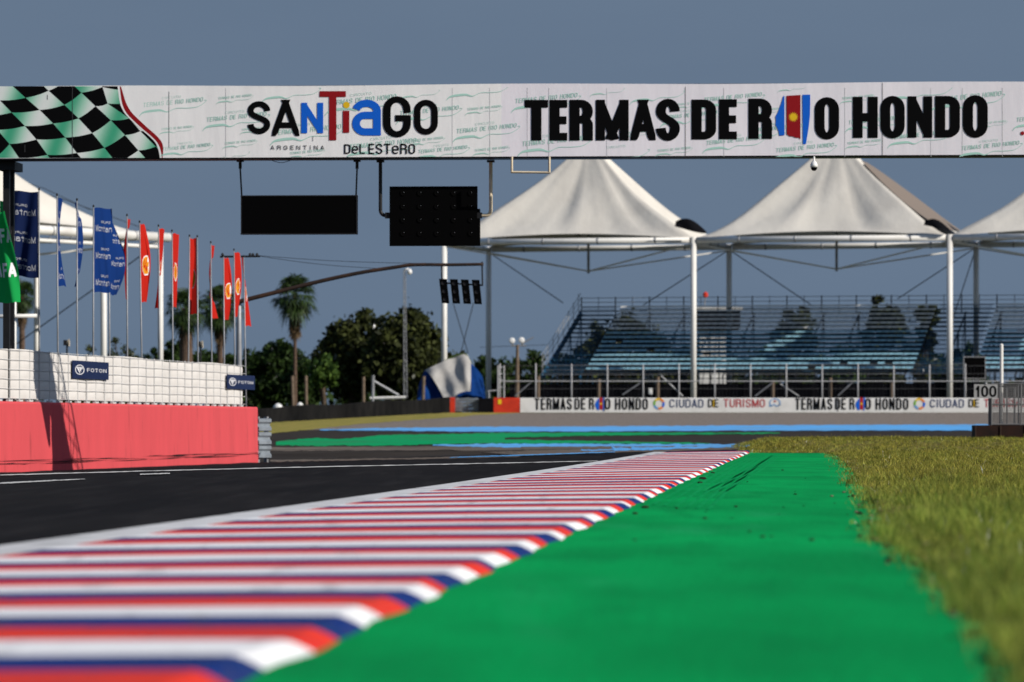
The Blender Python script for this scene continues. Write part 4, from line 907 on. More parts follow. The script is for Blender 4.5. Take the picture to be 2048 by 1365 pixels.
# ------------------------------------------------------------------ grandstands
def stand(x0, x1, seats, lab, seed, aisles=True):
    t = thing('grandstand', st((x0+x1)/2, 6, ZG), lab, 'grandstand')
    N = 15; zr = lambda i: 4.22+.312*i; yr = lambda i: .9+.75*i
    for i in range(N):
        b = MB(); r = random.Random(seed*100+i)
        b.box(st((x0+x1)/2, yr(i)+.1, zr(i)-.05), (x1-x0, .34, .08), M['tread'], (EX, EY, UP)); b.build('footboard', t)
        for sa, sb in seats:
            b = MB(); sm = M['seat_b'] if i < 9 else M['seat_w']; x = sa
            b.box(st((sa+sb)/2, yr(i)+.42, zr(i)+.08), (sb-sa, .06, .07), M['tread'], (EX, EY, UP))
            if i < 9: b.box(st((sa+sb)/2, yr(i)+.62, zr(i)+.06), (sb-sa, .03, .17), M['standblue'] if i < 7 else M['tread'], (EX, EY, UP))
            while x < sb-.3:
                if r.random() > .03:
                    cx = x+.24; yy = yr(i)+.40
                    vs = [st(cx+u*.235, yy-.20+(0 if v < 2 else .36+.05*(v-2)), zr(i)+.18+(0, .01, .02, .12)[v]+.015*abs(u))+EY*(.0 if v != 1 else .18) for v in range(4) for u in (-1, -.6, .6, 1)]
                    b.add(vs, [(v*4+k, v*4+k+1, (v+1)*4+k+1, (v+1)*4+k) for v in range(3) for k in range(3)], sm)
                x += .5
            b.build('seat_row', t)
    # raking beams and legs
    x = x0+.1; ks = 0
    while x <= x1+.05:
        b = MB(); m = M['standblue'] if x < x0+3 else M['dark_metal']
        b.pipe([st(x, .7, zr(0)-.35), st(x, yr(N-1)+.6, zr(N-1)-.25)], .06, m, 6)
        for yy, zz in ((.9, zr(0)-.3), (4.6, zr(5)-.3), (8.4, zr(10)-.3), (11.6, zr(14)-.25)): b.pipe([st(x, yy, ZG), st(x, yy, zz)], .045, m, 6)
        b.pipe([st(x, .9, ZG+.2), st(x, 4.6, zr(5)-.4)], .03, m, 5); b.pipe([st(x, 4.6, ZG+.3), st(x, 8.4, zr(10)-.4)], .03, m, 5); b.pipe([st(x, 8.4, ZG+1.5), st(x, 11.6, zr(14)-.4)], .03, m, 5)
        b.build('support_frame', t); x += 2.42
    # rails: back, and the two raking sides
    zt = zr(N-1); b = MB(); yb = yr(N-1)+.7
    for dz in (.28, .58, .88): b.pipe([st(x0, yb, zt+dz), st(x1, yb, zt+dz)], .022, M['grey_metal'], 5)
    x = x0; k = 0
    while x <= x1+.01: b.pipe([st(x, yb, zt-.3), st(x, yb, zt+.95)], .04 if k % 2 == 0 else .02, M['dark_metal'], 6); x += 1.2; k += 1
    b.build('back_rail', t)
    for xx in (x0-.05, x1+.05):
        b = MB()
        for dz in (.45, .85, 1.2): b.pipe([st(xx, .6, zr(0)+dz-.1), st(xx, yb, zt+dz)], .025, M['grey_metal'], 5)
        b.pipe([st(xx, .6, zr(0)-.3), st(xx, yb, zt-.15)], .12, M['standblue'], 6)
        for k in range(0, N, 2): b.pipe([st(xx, yr(k), zr(k)-.2), st(xx, yr(k), zr(k)+1.15)], .025, M['grey_metal'], 5)
        b.build('side_rail', t)
    if aisles:
        for xa, xb in ((x0+.15, seats[0][0]-.2), (seats[0][1]+.2, seats[1][0]-.2)):
            b = MB()
            for i in range(N*2): b.box(st((xa+xb)/2, yr(0)-.2+.375*i, zr(0)-.12+.1625*i), (xb-xa, .26, .035), M['standblue'], (EX, EY, UP))
            b.build('stairs', t)
    b = MB()
    for dz in (.30, .62, .95): b.pipe([st(x0, .3, zr(0)-.5+dz), st(x1, .3, zr(0)-.5+dz)], .016, M['grey_metal'], 5)
    x = x0
    while x <= x1: b.pipe([st(x, .3, ZG), st(x, .3, zr(0)+.5)], .02, M['dark_metal'], 5); x += 1.15
    b.box(st((x0+x1)/2, .5, zr(0)-.45), (x1-x0, .7, .06), M['tread'], (EX, EY, UP)); b.build('front_rail', t)
    return t
stand(-10.4, 40, [(-7.6, 14.4), (18.4, 39.5)], 'long open steel grandstand of pale blue and white seat rows under the tents', 1)
t = MB(); 
def bc(u, z): return st(u, .05+.03*math.sin(u*3.1)+.02*math.sin(u*7), z)
t.grid(bc, lin(-12.5, 40, 140), [ZG-.2, ZG+1, 3.42], M['cloth_black']); t.build('shade_cloth', label='long black shade cloth stretched along the foot of the grandstands', cat='cloth')

# ------------------------------------------------------------------ far barriers
BY = 288.0
def bz(px): return float(T((px-CX)/F*BY, BY))
def block(name, px0, px1, mm, lab, cat, h=.96, th=.5, n=24, wob=0.0):
    b = MB(); xs_ = lin((px0-CX)/F*BY, (px1-CX)/F*BY, n); vs = []
    for x in xs_:
        z = float(T(x, BY))
        for y, zz in ((0,-.1), (0,h*.96), (.04,h), (th-.04,h), (th,h*.96), (th,-.1)): vs.append((x, BY+y+wob*math.sin(x*2.1), z+zz+wob*math.sin(x*1.3)*(zz > 0)))
    b.add(vs, [(i*6+k, i*6+k+1, (i+1)*6+k+1, (i+1)*6+k) for i in range(n-1) for k in range(5)]+[tuple(range(6)), tuple(range((n-1)*6, n*6))[::-1]], mm)
    return b
block('tyre_barrier', 420, 899.5, M['tyrewall'], '', '', n=60, wob=.05).build('tyre_barrier', label='long black belt-covered tyre barrier left of the orange end block', cat='barrier')
block('barrier_block', 900, 910, M['redblock'], '', '', .98).build('barrier_block', label='narrow orange-red end block at the right end of the black barrier', cat='barrier')
block('barrier_block', 957, 987, M['cloth_black'], '', '', .92).build('barrier_block', label='black block between the grey rail gap and the red block', cat='barrier')
t = thing('barrier_block', ((1013-CX)/F*BY, BY, 1.5), 'wide red block with a yellow tag at the left end of the lettered wall', 'barrier')
RB_ = block('body', 987.5, 1040, M['redblock'], '', '', .95).build('body', t)
b = MB(); b.box(P(999.5, 804, BY-.015), (.22, .02, .30), M['yellow']); b.build('tag', RB_)
t = thing('guard_rail', ((934-CX)/F*(BY+.6), BY+.6, 1.5), 'grey stacked steel rails in the gap between the orange and black blocks', 'guard rail')
for k in range(4):
    b = MB(); z0 = 1.5+.13+.22*k; vs = []
    for x in lin((906-CX)/F*BY, (960-CX)/F*BY, 8):
        for o, zz in ((0,-.1), (-.06,-.07), (-.06,-.03), (0,0), (-.06,.03), (-.06,.07), (0,.1)): vs.append((x, BY+.6+o, z0+zz+.02*math.sin(x*5+k)))
    b.add(vs, [(i*7+j, i*7+j+1, (i+1)*7+j+1, (i+1)*7+j) for i in range(7) for j in range(6)], M['armco']); b.build('beam', t)
for px in (915, 934, 953):
    b = MB(); b.box(((px-CX)/F*BY, BY+.7, 1.95), (.1, .12, .95), M['grey_metal']); b.build('post', t)
# lettered wall
t = thing('lettered_wall', ((1512-CX)/F*BY, BY, 1.5), 'long low white wall lettered with the town name below the grandstand', 'wall')
LW_ = block('body', 1040.5, 2300, M['wallwhite'], '', '', .94, n=80).build('body', t)
b = MB(); fw = lambda x, y, lay: P(x, y, BY-.012-lay*.006)
def legend(x):
    q = lambda s_, x0, x1, m, st_=.30, y0=821, y1=796.5, **k: text(b, s_, x+x0, x+x1, y0, y1, fw, M[m], st_, k.pop('sth', .28), .22, lay=1, **k)
    q('TERMAS', 29, 104, 'ink', .36, 820, 797); q('DE', 109, 131, 'ink', .34, 819.5, 797); q('R', 138, 148, 'ink', .34, 819.5, 797); q('O', 169, 181, 'ink', .34, 819.5, 797); q('HONDO', 190, 256, 'ink', .34, 820, 797)
    b.add([fw(x+a, c, 1) for a, c in ((158,796),(151,806),(150,811),(154,820),(158,821))], [(0,1,2,3,4)], M['ink_blue'])
    b.add([fw(x+a, c, 1) for a, c in ((159,795.6),(165,795.6),(165,820),(159,819))], [(0,1,2,3)], M['ink_red'])
    b.add([fw(x+a, c, 1) for a, c in ((166,795.6),(169.5,795.6),(168,822),(166,822))], [(0,1,2,3)], M['ink_blue'])
    b.add([fw(x+162+2.3*math.cos(a), 808+2.3*math.sin(a), 1.6) for a in lin(0, 2*math.pi, 11)[:-1]], [tuple(range(10))], M['yellow'])
    for k, m in enumerate(('ink_blue', 'ink_orange', 'yellow', 'ink_green', 'ink_lblue', 'ink_orange')):
        a0 = R(-40+60*k); pts = [(278+r_*math.cos(a), 808-r_*1.02*math.sin(a)) for r_ in (11.5, 7.2) for a in lin(a0, a0+R(58), 7)]
        b.add([fw(x+p[0], p[1], 1) for p in pts], [(i, i+1, 8+i, 7+i) for i in range(6)], M[m])
    q('CIUDAD', 299, 367, 'ink_navy', .22, 815.5, 799, sth=.2); q('D', 376, 386, 'ink', .28, 815, 798.6, sth=.24); q('E', 388, 397, 'ink', .3, 815, 798.6, sth=.24); b.add([fw(x+386.4, 798.6, 1.4), fw(x+388, 798.6, 1.4), fw(x+388, 815, 1.4), fw(x+386.4, 815, 1.4)], [(0,1,2,3)], M['yellow']); q('TURISMO', 407, 490, 'ink_red', .22, 815, 798.5, sth=.2)
    pts = [(510+r_*1.25*math.cos(a), 806-r_*math.sin(a)) for r_ in (9, 7.4) for a in lin(R(-60), R(240), 20)]
    b.add([fw(x+p[0], p[1], 1) for p in pts], [(i, i+1, 21+i, 20+i) for i in range(19)], M['ink_lblue'])
    b.add([fw(x+510+(3 if k % 2 else 1.6)*math.cos(math.pi*k/4), 803+(3 if k % 2 else 1.6)*math.sin(math.pi*k/4), 1) for k in range(8)], [tuple(range(8))], M['ink_red'])
    vs = [fw(x+498+1.4*k, 810+1.6*math.sin(k*.7)+dz, 1) for k in range(18) for dz in (0, 2.2)]
    b.add(vs, [(2*i, 2*i+1, 2*i+3, 2*i+2) for i in range(17)], M['ink_lblue'])
legend(1040); legend(1561)
for px in (1208, 1675):
    b.add([fw(px, 796, 2), fw(px+1.2, 796, 2), fw(px+1.6, 823.5, 2), fw(px+.2, 823.5, 2)], [(0,1,2,3)], M['ink_grey'])
b.build('lettering', LW_)
# debris fence behind the lettered wall
t = thing('debris_fence', ((1500-CX)/F*289.4, 289.4, 1.5), 'tall wire debris fence with grey posts standing behind the lettered wall', 'fence')
px = 1000
FD = 289.6
while px < 2260:
    b = MB(); q = P(px, 830, FD); b.pipe([Vector((q.x, FD, 1.4)), Vector((q.x, FD, zat(729+random.uniform(-2, 3), FD)))], .04, M['wire'], 8); b.build('post', t, smooth=True); px += 71.6
b = MB()
for py in (732, 748, 763, 778): b.pipe([P(1000, py, FD+.02), P(2240, py, FD+.02)], .008 if py != 763 else .035, M['wire_dark'] if py != 763 else M['wire'], 4)
px = 1000
for k in range(170): b.pipe([P(1000+k*7.3, 796, FD+.03), P(1000+k*7.3, 733, FD+.03)], .003, M['wire_dark'], 3, False)
b.build('wire_mesh', t)
b = MB()
for xa, ya, xb_, yb_ in ((1063,764,1030,793), (1322,752,1366,793), (1545,766,1510,793), (1560,768,1598,793), (1284,764,1245,790), (1706,764,1676,792)): b.pipe([P(xa, ya, FD+.1), P(xb_, yb_, FD+.1)], .045, M['grey_metal'], 6)
b.build('brace', t)
for i, px in enumerate((1076, 1197, 1315, 1545, 1660, 1783)):
    t = MB(); q = P(px, 700, 290.6); t.pipe([Vector((q.x, 290.6, 1.4)), Vector((q.x+.03, 290.6, zat(752+(i*7) % 12, 290.6)))], .11, M['wood'], 8)
    t.build('wooden_post', group='wooden posts behind the lettered wall', label='brown wooden post before the black cloth, %s' % ('nearest the left end of the stand', 'below the left stair foot, right of the first', 'just left of the white tent post', 'left brace of the two-armed strut beside it', 'between the second town name letters and the strut', 'short of the right tent post')[i], cat='post')
t = MB(); t.box(P(1301, 783, 289.9), (.24, .12, .40), M['lamp_white']); t.box(P(1301, 783, 289.82), (.17, .05, .30), M['white']); t.build('white_box', label='small white box fixed on the black cloth behind the lettered wall', cat='box')
# fence posts behind the black barrier
for i, (px, y0, m) in enumerate(((587,752,'wood'), (613,752,'wood'), (727,754,'wood'), (745,751,'grey_metal'), (845,753,'wood'))):
    t = MB(); q = P(px, 700, 291); t.pipe([Vector((q.x, 291, 1.0)), Vector((q.x+.04*(i-2), 291, zat(y0, 291)))], .1, M[m], 8)
    if i == 3: t.pipe([P(748, 763, 291), P(797, 791, 291.2)], .09, M[m], 6); t.pipe([P(740, 797, 291), P(812, 795, 291)], .10, M['white_pipe'], 6)
    t.build('fence_post', group='posts behind the black barrier', label=('weathered post beside the tall palm trunk', 'pale weathered post right of the tall palm trunk', 'brown post left of the grey braced post', 'grey post with a diagonal brace behind the black barrier', 'slim brown post left of the white tarpaulin')[i], cat='post')
for i, (px, py, w) in enumerate(((556,806,.34), (600,804,.26))):
    t = MB(); q = P(px, py+6, 293); t.lathe(q-UP*.62, [(w*.9,0), (w*.9,.5), (w*.8,.62), (w*.4,.75), (.01,.78)], M['lamp_white'], 12); t.build('white_drum', smooth=True, group='white drums behind the black barrier', label=('flat cream drum top showing over the barrier near the red wall', 'small round white drum top over the barrier by the weathered post')[i], cat='drum')

# ------------------------------------------------------------------ signal mast with hanging light boxes
D = 118.0
t = thing('signal_mast', P(478, 900, D), 'grey mast with a long dark arm carrying four black signal boxes', 'signal mast')
b = MB(); b.pipe([P(479, 955, D), P(478, 700, D), P(478, 512, D)], [.075, .07, .05], M['grey_metal'], 12); b.build('mast', t, smooth=True)
arm = smooth([(470,606),(500,598),(560,583),(640,563),(720,546),(790,535),(830,530),(900,530),(967,529)], 40)
b = MB(); b.pipe([P(x, y, D-.1) for x, y in arm], [.062-.022*k/40 for k in range(41)], M['rust'], 10); b.build('arm', t, smooth=True)
b = MB(); b.pipe([P(440, 514, D), P(520, 513, D)], .03, M['dark_metal'], 6)
for px in (445, 470, 500, 506, 514): b.lathe(P(px, 512, D), [(.02,0), (.035,.02), (.03,.06), (.01,.07)], M['dark_metal'], 8)
b.build('crossarm', t)
b = MB(); b.pipe([P(883, 530, D-.1), P(884, 560, D-.1)], .02, M['dark_metal'], 6); b.pipe([P(964, 524, D-.1), P(965, 572, D-.1)], .02, M['dark_metal'], 6); b.pipe([P(880, 566, D-.05), P(966, 571, D-.05)], .025, M['dark_metal'], 6); b.build('hanger', t)
for k in range(4):
    b = MB(); x = 878+k*21.8; y = 558+k*.6
    f = [P(x, y, D-.16), P(x+15.5, y+.5, D-.16), P(x+20.5, y+49, D-.16), P(x+5.5, y+48.5, D-.16)]; bk = [p+Vector((.0, .14, 0)) for p in f]
    b.add(f+bk, [(0,1,2,3), (7,6,5,4), (0,4,5,1), (1,5,6,2), (2,6,7,3), (3,7,4,0)], M['black'])
    sb_ = b.build('signal_box', t)
    for j in range(3):
        b = MB(); u = (j+.5)/3; c = (f[0]*(1-u)+f[3]*u+f[1]*(1-u)+f[2]*u)/2+Vector((0,-.012,0)); b.lathe(c, [(.055,0), (.055,-.02), (.045,.005), (.001,.005)], M['dark_metal'], 12, (Vector((1,0,0)), UP, Vector((0,1,0)))); b.build('lens', sb_)
for (a, c), lab in ((((908,608),(938,700)), 'left'), (((945,608),(924,700)), 'right')):
    pass
t = MB(); t.pipe([P(906, 606, 280), P(936, 706, 284)], .025, M['dark_metal'], 4); t.pipe([P(947, 606, 280), P(922, 706, 284)], .025, M['dark_metal'], 4); t.pipe([P(922, 706, 284), P(936, 706, 284)], .02, M['dark_metal'], 4)
t.build('guy_wires', label='pair of thin crossed wires above the white tarpaulin', cat='wire')
for i, (a, c, sag) in enumerate((((520,513),(770,538),4), ((520,512),(830,527),3))):
    t = MB(); t.pipe([P(a[0]+(c[0]-a[0])*k/12, a[1]+(c[1]-a[1])*k/12+sag*math.sin(math.pi*k/12), D+.1*i) for k in range(13)], .006, M['dark_metal'], 4)
    t.build('wire', group='wires running from the signal mast', label=('lower thin wire from the mast top to the dark arm', 'upper thin wire from the mast top to the bend of the arm')[i], cat='wire')
for i, (pts, d) in enumerate((([(960,695),(1040,692),(1095,690)], 420), ([(20,355),(90,378),(180,420)], 296), ([(30,370),(130,400),(300,462)], 297))):
    t = MB(); t.pipe([P(x, y, d) for x, y in pts], .02, M['dark_metal'], 4)
    t.build('wire', label=('thin wire crossing the sky left of the grandstand', 'thin line above the left tent roof', 'thin line along the left tent roof')[i], cat='wire')

# ------------------------------------------------------------------ lamp pole, floodlights, loudspeakers
t = thing('camera_pole', P(810, 800, 292), 'tall slim grey lattice pole topped with a white camera', 'pole')
b = MB(); d = 292
for k in (-.10, .10): b.pipe([P(811, 796, d)+Vector((k,0,0)), P(809, 541, d)+Vector((k*.5,0,0))], .03, M['grey_metal'], 6)
for k in range(26): b.pipe([P(811-k*.07, 796-k*9.8, d)+Vector((-.08+.16*(k % 2),0,0)), P(811-k*.07, 786-k*9.8, d)+Vector((.08-.16*(k % 2),0,0))], .014, M['grey_metal'], 4)
b.build('pole', t)
b = MB(); b.pipe([P(808, 540, d), P(817, 538, d)], .05, M['lamp_white'], 8); b.lathe(P(819, 541, d)-UP*.18, [(.01,-.1), (.14,-.05), (.17,.1), (.1,.25), (.01,.28)], M['lamp_white'], 12); b.build('camera_head', t, smooth=True)
t = thing('floodlight_pole', P(1035, 800, 296), 'short brown pole with two white floodlights left of the grandstand', 'floodlight')
b = MB(); d = 296; b.pipe([P(1034, 800, d), P(1035, 690, d)], [.16, .09], M['wood'], 8); b.build('pole', t)
b = MB(); b.pipe([P(1022, 692, d), P(1052, 692, d)], .06, M['grey_metal'], 6); b.pipe([P(1043, 688, d), P(1067, 675, d)], .05, M['grey_metal'], 6); b.build('crossarm', t)
for px, py in ((1024,682), (1043,681)):
    b = MB(); b.lathe(P(px, py, d), [(.02,.2), (.16,.16), (.2,-.1), (.17,-.14), (.01,-.12)], M['lamp_white'], 12, (Vector((1,0,0)), UP, Vector((0,1,0)))); b.pipe([P(px, py, d), P(px+2, 692, d)], .05, M['grey_metal'], 6); b.build('lamp', t, smooth=True)
for i, (px, py) in enumerate(((134,686), (401,689))):
    d = 170; t = thing('loudspeaker', P(px, 800, d), ('cream horn loudspeaker on a pole between the slim blue flags', 'cream horn loudspeaker low between the palms and the red flags')[i], 'loudspeaker', 'cream loudspeakers beyond the pit fence')
    b = MB(); b.pipe([P(px, 860, d), P(px, py, d)], .035, M['dark_metal'], 8); b.build('pole', t)
    b = MB(); b.lathe(P(px, py, d), [(.02,.14), (.07,.12), (.09,.02), (.15,-.10), (.14,-.10), (.05,0), (.01,.02)], M['cream'], 14, (Vector((0,1,0)), UP, Vector((-.9,0,0)))); b.box(P(px-3, py, d), (.14, .2, .2), M['dark_metal']); b.build('horn', t, smooth=False)
# scaffold by the red block
t = MB(); d = 292
for px in (996, 1008): t.pipe([P(px, 800, d), P(px, 731, d)], .05, M['wire'], 6)
for py in (735, 748, 760, 775): t.pipe([P(996, py, d), P(1008, py, d)], .03, M['wire'], 5)
t.pipe([P(975, 783, d), P(996, 781, d)], .04, M['wire'], 5); t.pipe([P(978, 783, d), P(978, 800, d)], .04, M['wire'], 5); t.pipe([P(1008, 764, d), P(1065, 763, d)], .04, M['wire'], 5)
t.build('scaffold', label='narrow grey scaffold ladder behind the red block', cat='scaffold')
# tarpaulin heap
t = thing('tarpaulin', P(910, 800, 293), 'white tarpaulin tent with blue sides slumped behind the barrier', 'tarpaulin')
rdg = [(834,796),(837,772),(849,741),(870,731),(891,721),(926,705.6),(934,707),(944,729),(956,741),(965,753),(969,775),(971,794)]
def tarp(px0, px1, m, name, dd, low=800, sk=0):
    b = MB()
    def fn(u, v):
        pt = px0+(px1-px0)*u; px = pt+sk*v**.7*(1-u); py = np.interp(pt, [p[0] for p in rdg], [p[1] for p in rdg])
        yy = py+(low-py)*v; q = P(px, yy, 294-2.2*v**.8+dd+.30*math.sin(px*.07+v*4)+.10*math.sin(px*.21-v*5)); return q
    b.grid(fn, lin(0, 1, 22), lin(0, 1, 16), m); b.build(name, t, smooth=True)
tarp(834, 892, M['tarpblue'], 'blue_side', .5); tarp(849, 950, M['tarpwhite'], 'white_sheet', -.1, 796, 38); tarp(942, 971, M['tarpblue'], 'blue_side', -.25)
b = MB(); b.grid(lambda u, v: P(915+50*u, 797-14*v*math.sin(math.pi*(.2+.7*u)), 291.4-.3*math.sin(math.pi*v)+.1*math.sin(u*9)), lin(0, 1, 14), lin(0, 1, 6), M['tarpblue']); b.build('blue_fold', t, smooth=True)
b = MB(); b.pipe([P(888, 723, 294), P(908, 713, 294), P(930, 706, 294), P(944, 728, 294)], .05, M['leaf_light'], 6); b.build('rim_rope', t)

# ------------------------------------------------------------------ right side: marshal cage, boards
d = 113.0; zb = zat(884, d)
t = thing('marshal_post', P(2010, 884, d), 'dark marshal post base with a grey wire mesh cage at the right edge', 'marshal post')
b = MB(); A = P(1950, 851, d); bx = 2.6; b.box(Vector((A.x+bx/2, d+.4, (A.z+zb-.15)/2)), (bx, .8, A.z-zb+.15), mat('dark_rusty_plate', (.012,.007,.006), .75, .15, col2=(.03,.012,.008), scale=3))
for k in range(5): b.pipe([Vector((A.x+.01+.62*k, d-.012, zb-.1)), Vector((A.x+.01+.62*k, d-.012, A.z-.01))], .018, M['rust'], 6)
b.build('base', t)
b = MB(); x0 = P(1984, 800, d).x; x1 = x0+2.2; z0, z1 = A.z+.003, zat(768, d)
for yy in (d+.1, d+.7):
    k = 0
    while x0+.036*k < x1: b.pipe([(x0+.036*k, yy, z0), (x0+.036*k, yy, z1)], .0045, M['wire_dark'], 4, False); k += 1
    k = 0
    while z0+.045*k < z1: b.pipe([(x0, yy, z0+.045*k), (x1, yy, z0+.045*k)], .0045, M['wire_dark'], 4, False); k += 1
k = 0
while .1+.045*k < .7: b.pipe([(x0, d+.1+.045*k, z0), (x0, d+.1+.045*k, z1)], .0045, M['wire_dark'], 4, False); k += 1
b.build('mesh_panel', t)
b = MB()
for xx in (x0, x0+.73, x0+1.46): 
    for yy in (d+.09, d+.71): b.pipe([(xx, yy, z0), (xx, yy, z1+.02)], .02, M['wire_dark'], 6)
for zz in (z0+.02, (z0+z1)/2, z1): b.pipe([(x0, d+.09, zz), (x1, d+.09, zz)], .018, M['wire_dark'], 6)
for xx in (x0+.25, x0+.42, x0+.62): b.pipe([(xx, d+.5, z0), (xx, d+.5, z1-.1)], .022, M['wire_dark'], 6)
b.build('frame', t)
t = thing('distance_board', P(1972, 797, d-.1), 'white board reading 100 beside the wire cage', 'sign')
b = MB(); A, C_ = P(1948, 769, d-.1), P(1995, 797, d-.1); b.box((A+C_)/2, (C_.x-A.x, .03, A.z-C_.z), mat('board_grey', (.36,.36,.37), .6, .2, var=.2, scale=6)); BP_ = b.build('panel', t)
b = MB(); f1 = lambda x, y, lay: P(x, y, d-.119-lay*.004)
glyph(b, '1', 1951, 1961, 794.5, 772, 4.2, 3.6, f1, M['ink']); glyph(b, '0', 1962.5, 1976.5, 794.5, 772, 4.2, 3.8, f1, M['ink'], .35); glyph(b, '0', 1978.5, 1993, 794.5, 772, 4.2, 3.8, f1, M['ink'], .35); b.build('number', BP_)
b = MB()
for py in (774, 791): b.box(Vector((x0-.04, d-.0, zat(py, d))), (.3, .16, .025), M['wire_dark'])
b.lathe(P(1972, 768.5, d-.1), [(.04,0), (.035,.03), (.001,.04)], M['grey_metal'], 8); b.build('bracket', t)
t = MB(); t.pipe([P(2003, 772, d+.9), P(2003, 690, d+.9)], .045, M['white_pipe'], 10); t.lathe(P(2003, 690, d+.9), [(.045,0), (.03,.02), (.001,.03)], M['white_pipe'], 10); t.pipe([P(2003, 775, d+.9), P(2003, 860, d+.9)], .045, M['white_pipe'], 10)
t.build('white_post', label='thin white upright post behind the wire cage at the right', cat='post')
t = thing('black_board', P(1948, 800, 291), 'square black board with a pale frame on a thin post', 'board')
b = MB(); d2 = 291.5; A, C_ = P(1928, 715, d2), P(1970, 757, d2); b.box((A+C_)/2, (C_.x-A.x, .1, A.z-C_.z), M['black']); b.build('panel', t)
b = MB(); c = (A+C_)/2; w, h = C_.x-A.x, A.z-C_.z
for s_ in (-1, 1): b.box(c+Vector((s_*(w/2+.02), -.02, 0)), (.035, .12, h+.075), M['wire']); b.box(c+Vector((0, -.022, s_*(h/2+.02))), (w+.005, .12, .035), M['wire'])
b.build('frame', t)
b = MB(); b.pipe([P(1930, 757.5, d2), P(1930, 826, d2)], .05, M['wire'], 8); b.build('post', t)

# ------------------------------------------------------------------ trees
def leaves(c, rad, n, size, r, sq=1.0):
    """leaf quads in n clumps through an uneven ellipsoid"""
    pts = []; 
    ncl = max(18, n//55)
    u = r.normal(size=(ncl, 3)); u /= np.linalg.norm(u, axis=1)[:, None]; rr = r.uniform(.25, 1.0, ncl)**.5
    cc = u*rr[:, None]*np.array(rad); cc *= (1+.16*np.sin(u[:, :1]*5+3*u[:, 2:3]*2+r.uniform(0, 6)))
    per = n//ncl
    cs = r.uniform(.12, .24, ncl)*min(rad[0], rad[2])
    q = np.repeat(cc, per, 0)+r.normal(size=(ncl*per, 3))*np.repeat(cs, per)[:, None]*np.array([.62, .62, .55])
    m = len(q); a = r.normal(size=(m, 3)); a /= np.linalg.norm(a, axis=1)[:, None]; b_ = np.cross(a, r.normal(size=(m, 3))); b_ /= np.linalg.norm(b_, axis=1)[:, None]
    s_ = size*r.uniform(.5, 1.2, m)[:, None]; q = q+np.array(c)
    V = np.stack([q-a*s_, q+b_*s_*.5, q+a*s_, q-b_*s_*.5], 1).reshape(-1, 3)
    return V, np.arange(len(V)).reshape(-1, 4), cc+np.array(c)
def tree(px, d, top, bot, hw, leaf, lab, seed, n=4200, size=.26, name='tree', trunk=True, dense=1.0, base=1.0, group='trees beyond the track'):
    r = np.random.default_rng(seed); x = (px-CX)/F*d; zt, zb_ = zat(top, d), zat(bot, d); rx = hw/F*d; rz = (zt-zb_)/2
    t = thing(name, (x, d, base), lab, 'tree' if name != 'bush' else 'bush', group)
    V, Fc, cc = leaves((x, d, zb_+rz), (rx, rx*.85, rz), int(n*dense*1.5), size, r)
    nmesh('crown', V, Fc, M[leaf], t)
    b = MB(); h = zb_+rz*.7; b.pipe([(x, d, base-.2), (x+.1, d, base+(h-base)*.5), (x, d, h)], [.03*(zt-base)+.08, .025*(zt-base)+.06, .12], M['bark'], 8)
    for k in range(0, min(len(cc), 9)):
        p = cc[k*max(1, len(cc)//9)]; b.pipe([(x, d, base+(h-base)*(.35+.06*k)), ((x+p[0])/2, (d+p[1])/2, (h+p[2])/2-.2), tuple(p)], [.11, .07, .03], M['bark'], 6)
    b.build('trunk', t, smooth=True); return t
def palm(px, d, top, rad, lab, seed, tw=.22, base=1.0, lean=0.0, skirt=1.0):
    r = random.Random(seed); x = (px-CX)/F*d; zc = zat(top, d)-rad/F*d*.95; Rr = rad/F*d*1.12
    t = thing('palm_tree', (x, d, base), lab, 'palm tree', 'palms beyond the pit fence')
    b = MB(); n = 14; b.pipe([(x-lean*(1-k/n)**2, d, base-.2+(zc-base+.2)*k/n) for k in range(n+1)], [tw*(1.25-.5*(k/n))*(1+.05*(k % 2)) for k in range(n+1)], M['palmbark'], 10); b.build('trunk', t, smooth=True)
    for nm, cnt, m in (('crown', 42, M['frond']), ('dry_skirt', int(34*skirt), M['frond_dry'])):
        b = MB()
        for i in range(cnt):
            az = i*2.39996+r.uniform(-.2, .2)
            el = R(85-160*(i/cnt)**1.0+r.uniform(-9, 9)) if nm == 'crown' else R(-66-20*r.random())
            L = Rr*r.uniform(.42, .58); c0 = Vector((x, d, zc-(0 if nm == 'crown' else Rr*(.35+1.0*r.random()))))
            dr = Vector((math.cos(az)*math.cos(el), math.sin(az)*math.cos(el), math.sin(el)))
            hub = c0+dr*L*(1 if nm == 'crown' else .3); side = dr.cross(UP); side = side.normalized() if side.length > .1 else Vector((1,0,0)); up = side.cross(dr)
            b.pipe([c0, (c0+hub)/2+UP*.05, hub], .025, m, 4, False)
            fr = Rr*r.uniform(.46, .72)*(1 if nm == 'crown' else .55)
            for k in range(13):
                a = R(-105+210*k/12); v = dr*math.cos(a)+side*math.sin(a); droop = UP*(-.5*fr*(r.uniform(.5, 1.1)))
                w = fr*.06; pv = v.cross(up).normalized()*w; e = hub+v*fr*r.uniform(.8, 1)+droop; mid = hub+v*fr*.55+droop*.2+up*.04
                b.add([hub, mid+pv, mid-pv, e], [(0,1,2), (2,1,3)], m)
        b.build(nm, t)
    return t
palm(590, 330, 547, 46, 'tall lone palm on a thin trunk left of the big dark trees', 1, .13)
palm(372, 370, 573, 46, 'bushy palm behind the square-hung red flag', 2, .55, skirt=1.6)
palm(440, 375, 568, 46, 'palm of the pair nearest the grey signal mast', 3, .25)
palm(44, 360, 560, 34, 'palm behind the green flags at the left edge', 4, .25)
tree(702, 345, 630, 812, 62, 'leaf_olive', 'big dark olive tree right of the lone palm', 11, 7000, .3, base=1.2)
